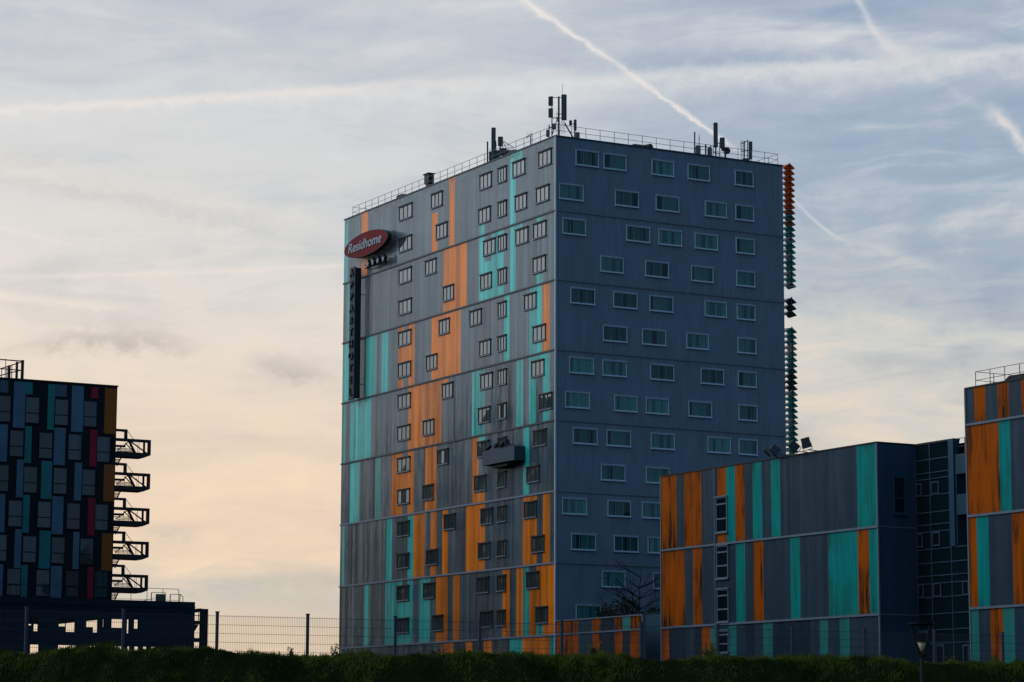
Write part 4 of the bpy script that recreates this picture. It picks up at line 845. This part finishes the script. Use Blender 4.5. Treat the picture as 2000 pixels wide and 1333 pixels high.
# ------------------------------------------------------------------ ground
def crest_z(x):
    px_ = 1000+x/60*F
    ys_ = np.interp(px_, [-400, 0, 150, 300, 450, 620, 800, 1000, 1150, 1400, 1700, 2000, 2400], [1277, 1277, 1273, 1270, 1275, 1283, 1279, 1280, 1283, 1284, 1287, 1291, 1292])
    return CAMZ + (1433-ys_)/F*60 - .05
def gz(x, y):
    n = .05*math.sin(x*2.1+y)+.05*math.sin(x*.83+2)+.045*math.sin(x*5.3+1.7*y)+.04*math.sin(x*11.7-y*3)
    n = n*.75+.03*math.sin(x*3.9+.7)*math.sin(x*1.3)
    c = crest_z(x) if abs(x) < 40 else 3.3
    if y < 53: return 0.0 + (n if y > 30 else 0)*.3
    if y < 60:
        t = 60-y; dr = .25*t*t if t < 1.0 else .25+(t-1.0)*.72; return max(c-dr, 0)+n
    if y < 62.4: return c+n*.8-(y-60)*.03
    if y < 66: return (c-.07)*(1-(y-62.4)/3.6)+GZ*((y-62.4)/3.6)
    return GZ
xs_ = [-3000, -600, -120, -60, -40, -30, -24]+[x*.25 for x in range(-72, 73)]+[24, 30, 40, 60, 120, 600, 3000]
ys_ = [-400, -50, 0, 30, 44, 48]+[48+.4*i for i in range(1, 37)]+[63, 64.5, 66, 70, 90, 150, 300, 700, 3500]
mb = MB(); nx = len(xs_)
for y in ys_:
    for x in xs_: mb.v.append((x, y, gz(x, y)))
for j in range(len(ys_)-1):
    for i in range(nx-1): mb.f.append((j*nx+i, j*nx+i+1, (j+1)*nx+i+1, (j+1)*nx+i)); mb.m.append(0)
mg = plain('turf_soil', (.006, .011, .004), .95, var=.6, scale=.8); mg.node_tree.nodes['Principled BSDF'].inputs['Specular IOR Level'].default_value = 0
tag(mb.build('ground', mg, smooth=True), kind='structure')
def grass():
    m, nt, b = new_mat('grass_blades'); t, x, y, z = objxyz(nt)
    n1 = noise(nt, t.outputs['Object'], .7, 3, .6); n2 = noise(nt, t.outputs['Object'], 6.0, 2, .5)
    c = mixc(nt, n1.ss(.4, .62), (.008, .026, .004, 1), (.070, .098, .014, 1)); c = mixc(nt, n2.ss(.6, .74), c, (.10, .08, .03, 1))
    nt.links.new(c, b.inputs['Base Color']); b.inputs['Roughness'].default_value = .8; b.inputs['Specular IOR Level'].default_value = .1
    tr = nt.nodes.new('ShaderNodeBsdfTranslucent'); nt.links.new(c, tr.inputs['Color']); mx = nt.nodes.new('ShaderNodeMixShader'); mx.inputs[0].default_value = .4
    nt.links.new(b.outputs[0], mx.inputs[1]); nt.links.new(tr.outputs[0], mx.inputs[2]); nt.links.new(mx.outputs[0], nt.nodes['Material Output'].inputs['Surface'])
    N = 150000; X = rng.uniform(-14.5, 15, N); Y = np.where(rng.random(N) < .8, rng.uniform(54.0, 60.3, N), rng.uniform(60.3, 62.6, N))
    cl = np.sin(X*3.1+1.3*np.sin(Y*2.2))+np.sin(X*7.7+Y*5.1)*.7+np.sin(X*1.1)*.8; cl2 = np.sin(X*13.3+4*np.sin(X*3.7))*np.sin(Y*9.1+X*2.3); H = (.058+.034*np.clip(cl, -1.2, 2)+.045*np.clip(cl2-.45, 0, 1))*rng.uniform(.4, 1.7, N); H = np.clip(H, .03, .3)
    Zz = np.array([gz(float(a), float(b_)) for a, b_ in zip(X, Y)])-.02
    an = rng.uniform(0, math.pi, N); wd = rng.uniform(.006, .014, N); lx, ly = rng.normal(0, .45, N)*H, rng.normal(-.1, .45, N)*H
    P = np.zeros((N, 5, 3)); cx, cy = np.cos(an)*wd, np.sin(an)*wd
    P[:, 0] = np.stack([X-cx, Y-cy, Zz], 1); P[:, 1] = np.stack([X+cx, Y+cy, Zz], 1)
    P[:, 2] = np.stack([X+cx*.7+lx*.4, Y+cy*.7+ly*.4, Zz+H*.6], 1); P[:, 3] = np.stack([X-cx*.7+lx*.4, Y-cy*.7+ly*.4, Zz+H*.6], 1)
    P[:, 4] = np.stack([X+lx, Y+ly, Zz+H], 1)
    base = (np.arange(N)*5)[:, None]; q = base+np.array([0, 1, 2, 3]); t3 = base+np.array([3, 2, 4])
    me = bpy.data.meshes.new('grass'); me.vertices.add(N*5); me.vertices.foreach_set('co', P.ravel())
    loops = np.concatenate([q, t3], 1).ravel(); me.loops.add(len(loops)); me.loops.foreach_set('vertex_index', loops)
    me.polygons.add(2*N); st = np.zeros(2*N, int); st[0::2] = np.arange(N)*7; st[1::2] = np.arange(N)*7+4
    me.polygons.foreach_set('loop_start', st); me.materials.append(m); me.update(calc_edges=True); me.validate()
    o = bpy.data.objects.new('grass', me); COL.objects.link(o); tag(o, 'short rough dark green grass covering the embankment', 'grass', kind='stuff')
grass()
# ------------------------------------------------------------------ fence
mfb = plain('fence_wire', (.04, .055, .075), .5)
ZFT = CAMZ+2.95; p0 = Vector((-4.06*2.95*.989, 21.4*2.95, 0)); p1 = Vector((5.0*2.95*.989, 26.0*2.95, 0)); dF = (p1-p0); nF = 12; stp = dF/nF; angF = math.atan2(dF.y, dF.x)
froot = thing('mesh_fence', p0+Vector((0, 0, GZ)), 'long dark welded mesh fence with square posts along the top of the embankment', 'fence', angF)
SL = stp.length; HF = ZFT-GZ; mbp = MB(); mbp.box(-.035, .035, -.03, .03, -.3, HF+.06); mbp.box(-.045, .045, -.04, .04, HF+.06, HF+.085)
mbw = MB(); nv = 50
for i in range(1, nv): x = .035+(SL-.07)*i/nv; mbw.box(x-.002, x+.002, -.002, .002, 0, HF)
for k in range(9):
    z = HF-.03-.22*k
    if z > 0: mbw.box(.03, SL-.03, -.009, -.003, z-.004, z+.004); mbw.box(.03, SL-.03, .003, .009, z-.004, z+.004)
post0 = mesh0 = None
for i in range(-3, nF+3):
    if post0 is None: po = post0 = mbp.build('post', mfb, froot); me_ = mesh0 = mbw.build('mesh_panel', mfb, froot)
    else: po = post0.copy(); COL.objects.link(po); po.parent = froot; me_ = mesh0.copy(); COL.objects.link(me_); me_.parent = froot
    po.location = (SL*i, 0, 0); me_.location = (SL*i, 0, 0)
# ------------------------------------------------------------------ plants
def leafmat(name, c1, c2, trans=.35):
    m, nt, b = new_mat(name); t = nt.nodes.new('ShaderNodeTexCoord'); n1 = noise(nt, t.outputs['Object'], 3.0, 3, .6)
    c = mixc(nt, n1.ss(.35, .65), c1, c2); nt.links.new(c, b.inputs['Base Color']); b.inputs['Roughness'].default_value = .6
    tr = nt.nodes.new('ShaderNodeBsdfTranslucent'); nt.links.new(c, tr.inputs['Color']); mx = nt.nodes.new('ShaderNodeMixShader'); mx.inputs[0].default_value = trans
    nt.links.new(b.outputs[0], mx.inputs[1]); nt.links.new(tr.outputs[0], mx.inputs[2]); nt.links.new(mx.outputs[0], nt.nodes['Material Output'].inputs['Surface'])
    return m
mleaf = leafmat('weed_leaf', (.035, .06, .012, 1), (.11, .12, .025, 1)); mleaf2 = leafmat('weed_leaf_red', (.07, .045, .02, 1), (.10, .09, .03, 1)); mdleaf = leafmat('evergreen_leaf', (.006, .018, .006, 1), (.016, .034, .010, 1), .12)
mstem = plain('stem', (.03, .028, .015), .8); mbark = plain('bark', (.008, .009, .009), .9)
def leaf(mb, c, s_, rn):
    a = rn.uniform(0, 6.28); t_ = rn.uniform(-.9, .9); d = Vector((math.cos(a)*math.cos(t_), math.sin(a)*math.cos(t_), math.sin(t_))); n_ = d.cross(Vector((rn.uniform(-1, 1), rn.uniform(-1, 1), rn.uniform(-1, 1)))).normalized()
    c = Vector(c); mb.poly([c, c+d*s_*.5+n_*s_*.22, c+d*s_, c+d*s_*.5-n_*s_*.22])
def weed(x, h, label, stems=6, spread=.5, leaves=14, ls=.06, Y=61.0, mat=None, seed=1):
    rn = random.Random(seed); q = at_depth(x, 1300, Y); z = gz(q.x, Y)-.05; r_ = thing('weed', (q.x, Y, z), label, 'plant', 0, 'weeds along the embankment')
    st, lf = MB(), MB()
    for i in range(stems):
        a = rn.uniform(0, 6.28); hh = h*rn.uniform(.55, 1.05); sp = spread*rn.uniform(.2, 1)*h; p = Vector((rn.uniform(-.04, .04), 0, 0)); n = 6
        for k in range(n):
            f = (k+1)/n; q2 = Vector((math.cos(a)*sp*f**1.5, math.sin(a)*sp*f**1.5, hh*f*(1-.12*f)))+Vector((rn.uniform(-.015, .015),)*3)
            st.bar(p, q2, .008*(1.2-f), 3, r2=.006*(1.1-f)); 
            for _ in range(max(1, leaves//n)):
                w = rn.random(); leaf(lf, p.lerp(q2, w), ls*rn.uniform(.5, 1.3)*(1.2-.4*f), rn)
            p = q2
    st.build('stem', mstem, r_); lf.build('leaves', mat or mleaf, r_)
weed(481, .30, 'sparse twiggy weed left of the lone fence post', 9, .9, 8, .045, 61, mleaf2, 3)
weed(569, .34, 'small pointed dark weed between the two fence posts in the open gap', 8, .35, 26, .06, 61, mdleaf, 5)
weed(594, .46, 'single tall thin weed stalk before the second fence post', 2, .12, 5, .03, 61, mstem, 6)
weed(634, .16, 'low weed at the foot of the second fence post', 7, .9, 20, .06, 61, mleaf2, 7)
weed(654, .52, 'bushy weed standing at the left foot of the tower', 7, .4, 30, .07, 61.4, mdleaf, 8)
weed(850, .32, 'broad low weed before the orange strips of the tower foot', 11, .9, 22, .07, 61, mdleaf, 9)
weed(1163, .46, 'tallest leafy bush on the crest before the low striped wall', 13, .5, 44, .075, 60.6, mleaf, 10)
weed(1385, .50, 'wide leafy bush before the annex window column', 14, .6, 36, .08, 61, mleaf, 11)
weed(1410, .30, 'darker low bush touching the wide leafy bush', 10, .9, 30, .07, 61.4, mdleaf, 12)
weed(1471, .30, 'reddish weed tuft right of the wide leafy bush', 7, .6, 22, .06, 61, mleaf2, 13)
weed(1497, .36, 'upright two stalked weed before the annex', 4, .5, 22, .07, 61, mleaf, 14)
weed(1668, .22, 'dark low weed near the annex corner', 9, 1.0, 24, .06, 61.2, mdleaf, 15)
weed(1708, .40, 'thin brownish weed at the annex corner', 6, .6, 16, .05, 61, mleaf2, 16)
weed(1768, .20, 'low weed left of the lamp post', 7, .8, 20, .05, 61, mleaf2, 17)
weed(1858, .24, 'small weed before the glass hall', 7, .6, 20, .06, 61, mleaf, 18)
weed(1948, .34, 'leafy weed before the taller striped block', 8, .7, 24, .06, 61, mleaf, 19)
weed(1985, .24, 'small weed at the right edge of the photo', 7, .7, 20, .06, 61, mleaf, 20)
weed(38, .22, 'small weed on the crest below the car park at the left edge', 7, .8, 20, .06, 61, mleaf, 21)
# court tree and shrubs
def bare_tree(loc, h, label):
    r_ = thing('bare_tree', loc, label, 'tree'); rn = random.Random(11); tr, br = MB(), MB()
    def limb(mb, p, d, l, r0, lev):
        n = 5 if lev < 2 else 3; q = p
        for k in range(n):
            d = (d+Vector((rn.uniform(-.1, .1), rn.uniform(-.1, .1), rn.uniform(-.02, .09)))).normalized(); q2 = q+d*l/n; a = r0*(1-.13*k); mb.bar(q, q2, max(a, .011), 4, r2=max(r0*(1-.13*(k+1)), .010))
            if lev < 3 and k > 0 and rn.random() < (.95, .9, .75)[lev]:
                side = d.cross(Vector((rn.uniform(-1, 1), rn.uniform(-1, 1), rn.uniform(-.5, .5)))).normalized()
                limb(br, q2, (d+side*rn.uniform(.5, .9)+Vector((0, 0, .1))).normalized(), l*rn.uniform(.3, .5), a*.5, lev+1)
            q = q2
    for dx, hh in ((-.18, h*.88), (.22, h)):
        p = Vector((dx, 0, 0)); n = 14
        for k in range(n):
            q = Vector((dx+math.sin(k*.9+dx*9)*.06+dx*k*.05, rn.uniform(-.04, .04), hh*(k+1)/n)); tr.bar(p, q, .10*(1-.058*k), 6, r2=.10*(1-.058*(k+1)))
            if q.z > 5.2 and k < n-1:
                for _ in range(3 if k % 2 else 2):
                    a = rn.choice((0, math.pi))+rn.uniform(-.6, .6); limb(br, q, Vector((math.cos(a), math.sin(a), rn.uniform(.3, .75))).normalized(), rn.uniform(1.7, 3.3)*(1.25-.6*q.z/hh), .05, 1)
            p = q
    tr.build('trunk', mbark, r_); br.build('crown', mbark, r_)
def shrub(loc, w, h, label, seed, n=900, ls=.13):
    rn = random.Random(seed); r_ = thing('shrub', loc, label, 'shrub', 0, 'shrubs behind the low wall'); lf, st = MB(), MB()
    cs = [(rn.uniform(-w, w)*.6, rn.uniform(-.5, .5), h*rn.uniform(.45, .85), rn.uniform(.35, .6)) for _ in range(7)]
    for c in cs: st.bar((0, 0, 0), (c[0], c[1], c[2]), .03, 4, r2=.012)
    for _ in range(n):
        c = rn.choice(cs); v = Vector((rn.gauss(0, 1), rn.gauss(0, 1), rn.gauss(0, 1))).normalized()*c[3]*rn.uniform(.5, 1.15)*w*.62
        leaf(lf, (c[0]+v.x, c[1]+v.y*.6, max(.1, c[2]+v.z)), ls*rn.uniform(.6, 1.4), rn)
    st.build('stem', mbark, r_); lf.build('foliage', mdleaf, r_)
def court(x, v, z=7.3): return FT.W(FT.u_at(x, 10, v), v, z)
q = court(1242, 3.2, GZ); bare_tree(q, 11.2, 'bare leafless tree in the court before the slate wall')
tz = GZ
for x, w, h, lb, sd_ in ((1186, 1.25, 8.5, 'rounded dark evergreen shrub left of the bare tree', 1), (1226, 1.5, 8.9, 'dark evergreen shrub at the foot of the bare tree', 2), (1275, 1.1, 8.1, 'small dark shrub beside the annex corner', 3)):
    q = court(x, 3.4 if x < 1260 else 4.8, GZ)
    rn = random.Random(sd_); r_ = thing('shrub', q, lb, 'shrub', 0, 'shrubs behind the low wall'); lf, st = MB(), MB()
    for _ in range(2600):
        a = rn.uniform(0, 6.28); f = rn.random(); rr = w*(1-.35*f**3)*math.sqrt(rn.random())*(1+.25*math.sin(a*3+f*5)); lf_z = h*(.55+.45*f*(1-.22*(rr/w)**2)+.03*math.sin(a*5+rr*7)); leaf(lf, (math.cos(a)*rr, math.sin(a)*rr*.7, lf_z), .21*rn.uniform(.6, 1.4), rn)
    st.bar((0, 0, 0), (0, 0, h*.8), .06, 5, r2=.02); st.build('trunk', mbark, r_); lf.build('foliage', mdleaf, r_)
# ------------------------------------------------------------------ lamp post
YL = 52.0; q = at_depth(1801, 1300, YL); g0 = gz(q.x, YL)
lp = thing('street_lamp', (q.x, YL, g0), 'dark street lamp with flat disc top and pale glass cone before the glass hall', 'street lamp')
ml = plain('lamp_metal', (.006, .008, .010), .6); mpp = YL/F
def zl(y): return at_depth(1801, y, YL).z-g0
mb = MB(); mb.bar((0, 0, -.3), (0, 0, zl(1287)), .042, 12); mb.bar((0, 0, zl(1287)), (0, 0, zl(1279)), .045, 12, r2=.07); mb.build('post', ml, lp, smooth=False)
mb = MB(); N_ = 32; zt_ = zl(1218.5); rr = .262
k = len(mb.v)
for i in range(N_): a = 2*math.pi*i/N_; mb.v.append((rr*math.cos(a), rr*math.sin(a), zt_+.012))
for i in range(N_): a = 2*math.pi*i/N_; mb.v.append((rr*math.cos(a), rr*math.sin(a), zt_-.004))
for i in range(N_): a = 2*math.pi*i/N_; mb.v.append((rr*.72*math.cos(a), rr*.72*math.sin(a), zt_-.03))
for r_ in (0, 1):
    for i in range(N_): j = (i+1) % N_; mb.f.append((k+r_*N_+i, k+r_*N_+j, k+(r_+1)*N_+j, k+(r_+1)*N_+i)); mb.m.append(0)
mb.f.append(tuple(range(k, k+N_))); mb.f.append(tuple(range(k+2*N_, k+3*N_))[::-1]); mb.m += [0, 0]
mb.build('disc', ml, lp)
for s_ in (-1, 1):
    mb = MB(); x1 = .195*s_
    mb.prism([(x1-.035, zt_-.02), (x1+.035, zt_-.02), (.045*s_+.03, zl(1285)), (.045*s_-.03, zl(1285))], -.02, .02); mb.build('arm', ml, lp)
mc, nt, b = new_mat('lamp_glass'); b.inputs['Base Color'].default_value = (.62, .55, .36, 1); b.inputs['Roughness'].default_value = .25; b.inputs['Transmission Weight'].default_value = .35; b.inputs['Subsurface Weight'].default_value = .2
tcn, x_, y_, z_ = objxyz(nt); nz = noise(nt, comb(nt, x_, y_, z_*40.0), 2.0, 2, .5); nt.links.new(mixc(nt, nz, (.30, .26, .16, 1), (.48, .43, .30, 1)), b.inputs['Base Color'])
mb = MB(); mb.bar((0, 0, zl(1275)), (0, 0, zl(1254)), .02, 20, r2=.105); mb.build('lamp_cone', mc, lp, smooth=True)
mb = MB(); mb.bar((0, 0, zl(1254)), (0, 0, zl(1252.5)), .125, 20); mb.build('lamp_rim', ml, lp)
# ------------------------------------------------------------------ neighbours that the shiny wall mirrors, and blocks added to shade it (outside the frame, to the left)
mnb = plain('offscreen_wall', (.055, .05, .05), .8, var=.5, scale=.3)
def neighbour(ua, ub, t_, ztop, label, depth=16, fl=3.0):
    f = lambda u: 170.6+t_*(u-170.6)
    U0, U1 = f(ua), f(ub); V0 = -98.5*(t_-1); h = ztop-GZ
    r_ = thing('offscreen_block', FT.W((U0+U1)/2, V0, GZ), label, 'building', PHI); w = abs(U1-U0)
    mb = MB(); mb.box(-w/2, w/2, -depth, 0, -.3, h); mb.build('wall', mnb, r_)
    mb = MB()
    z = 1.2
    while z < h-2:
        x = -w/2+1.2
        while x < w/2-2: mb.box(x, x+1.5, -.0, .06, z, z+1.5); x += 3.1
        z += fl
    wn_ = mb.build('windows', M['pane'], r_); wn_['kind'] = 'stuff'
neighbour(-1, -13, 1.42, 38, 'tall dark block left of the view, mirrored in the upper right of the striped wall')
neighbour(-24, -41, 1.5, 30, 'lower dark block left of the view, mirrored in the lower left of the striped wall')
for a_, b_, h_, lb in ((-185, -150, 41, 'long dark block added out of view far left to shade the striped wall'), (-140, -98, 36, 'second dark block added out of view on the left to shade the striped wall'),
    (-88, -40, 41, 'third dark block added out of view on the left to shade the striped wall'), (-30, 22, 38, 'dark block added out of view on the left to shade the low annex'), (32, 84, 37, 'dark block added for shade out of view nearest the camera, facing the end block')):
    r_ = thing('offscreen_block', FT.W((a_+b_)/2, -80, GZ), lb, 'building', PHI); w = b_-a_  # unseen blocks added to shade the lower walls and darken their reflections
    mb = MB(); mb.box(-w/2, w/2, -14, 0, -.3, h_); mb.build('wall', mnb, r_); mb = MB(); z = 1.2
    while z < h_-2:
        x = -w/2+1.2
        while x < w/2-2: mb.box(x, x+1.5, 0, .06, z, z+1.5); x += 3.1
        z += 3.0
    wn_ = mb.build('windows', M['pane'], r_); wn_['kind'] = 'stuff'
r_ = thing('offscreen_block', FT.W(-11, -50, GZ), 'nearest dark block, added out of view on the left to shade the striped wall', 'building', PHI)  # unseen block added to shade the foot of the striped wall
mb = MB(); mb.box(-11, 11, -13, 0, -.3, 36); mb.build('wall', mnb, r_); mb = MB()
for i in range(11):
    for j in range(6): mb.box(-9.5+3.4*j, -8+3.4*j, .0, .06, 1.5+3.1*i, 3+3.1*i)
mb.build('windows', M['pane'], r_)
def crown_tree(u, t_, h, seed, label):
    U = 170.6+t_*(u-170.6); V = -98.5*(t_-1); rn = random.Random(seed); r_ = thing('leafy_tree', FT.W(U, V, GZ), label, 'tree', 0, 'trees left of the view'); st, lf = MB(), MB()
    st.bar((0, 0, 0), (0, 0, h*.6), .3, 7, r2=.12)
    cl = [(rn.uniform(-.26, .26)*h, rn.uniform(-.26, .26)*h, h*rn.uniform(.4, .9), h*rn.uniform(.1, .18)) for _ in range(14)]
    for c in cl: st.bar((0, 0, h*.35), c[:3], .1, 4, r2=.03)
    for _ in range(2200):
        c = rn.choice(cl); v = Vector((rn.gauss(0, 1), rn.gauss(0, 1), rn.gauss(0, 1))).normalized()*c[3]*rn.uniform(.5, 1.1); leaf(lf, (c[0]+v.x, c[1]+v.y, c[2]+v.z), .9*rn.uniform(.5, 1.2), rn)
    st.build('trunk', mbark, r_); lf.build('crown', mdleaf, r_)
for i, (u, t_, h) in enumerate(((-15, 1.36, 17), (-18, 1.36, 20), (-21.5, 1.36, 16), (-5, 1.42, 15))):
    crown_tree(u, t_, h, 30+i, 'dark leafy tree left of the view, mirrored low in the striped wall')
# ------------------------------------------------------------------ camera
cd = bpy.data.cameras.new('Camera'); cd.sensor_width = 36; cd.sensor_fit = 'HORIZONTAL'; cd.lens = F/2000*36; cd.clip_start = .5; cd.clip_end = 6000
co = bpy.data.objects.new('Camera', cd); COL.objects.link(co)
mt = Matrix((RT, UP, -FWD)).transposed().to_4x4(); mt.translation = CAM; co.matrix_world = mt; sc.camera = co
for o in bpy.data.objects:
    if '_x' in o.keys(): del o['_x']
sc.render.engine = 'CYCLES'; sc.view_settings.view_transform = 'Standard'; sc.view_settings.look = 'None'; sc.view_settings.exposure = 0; sc.view_settings.gamma = 1
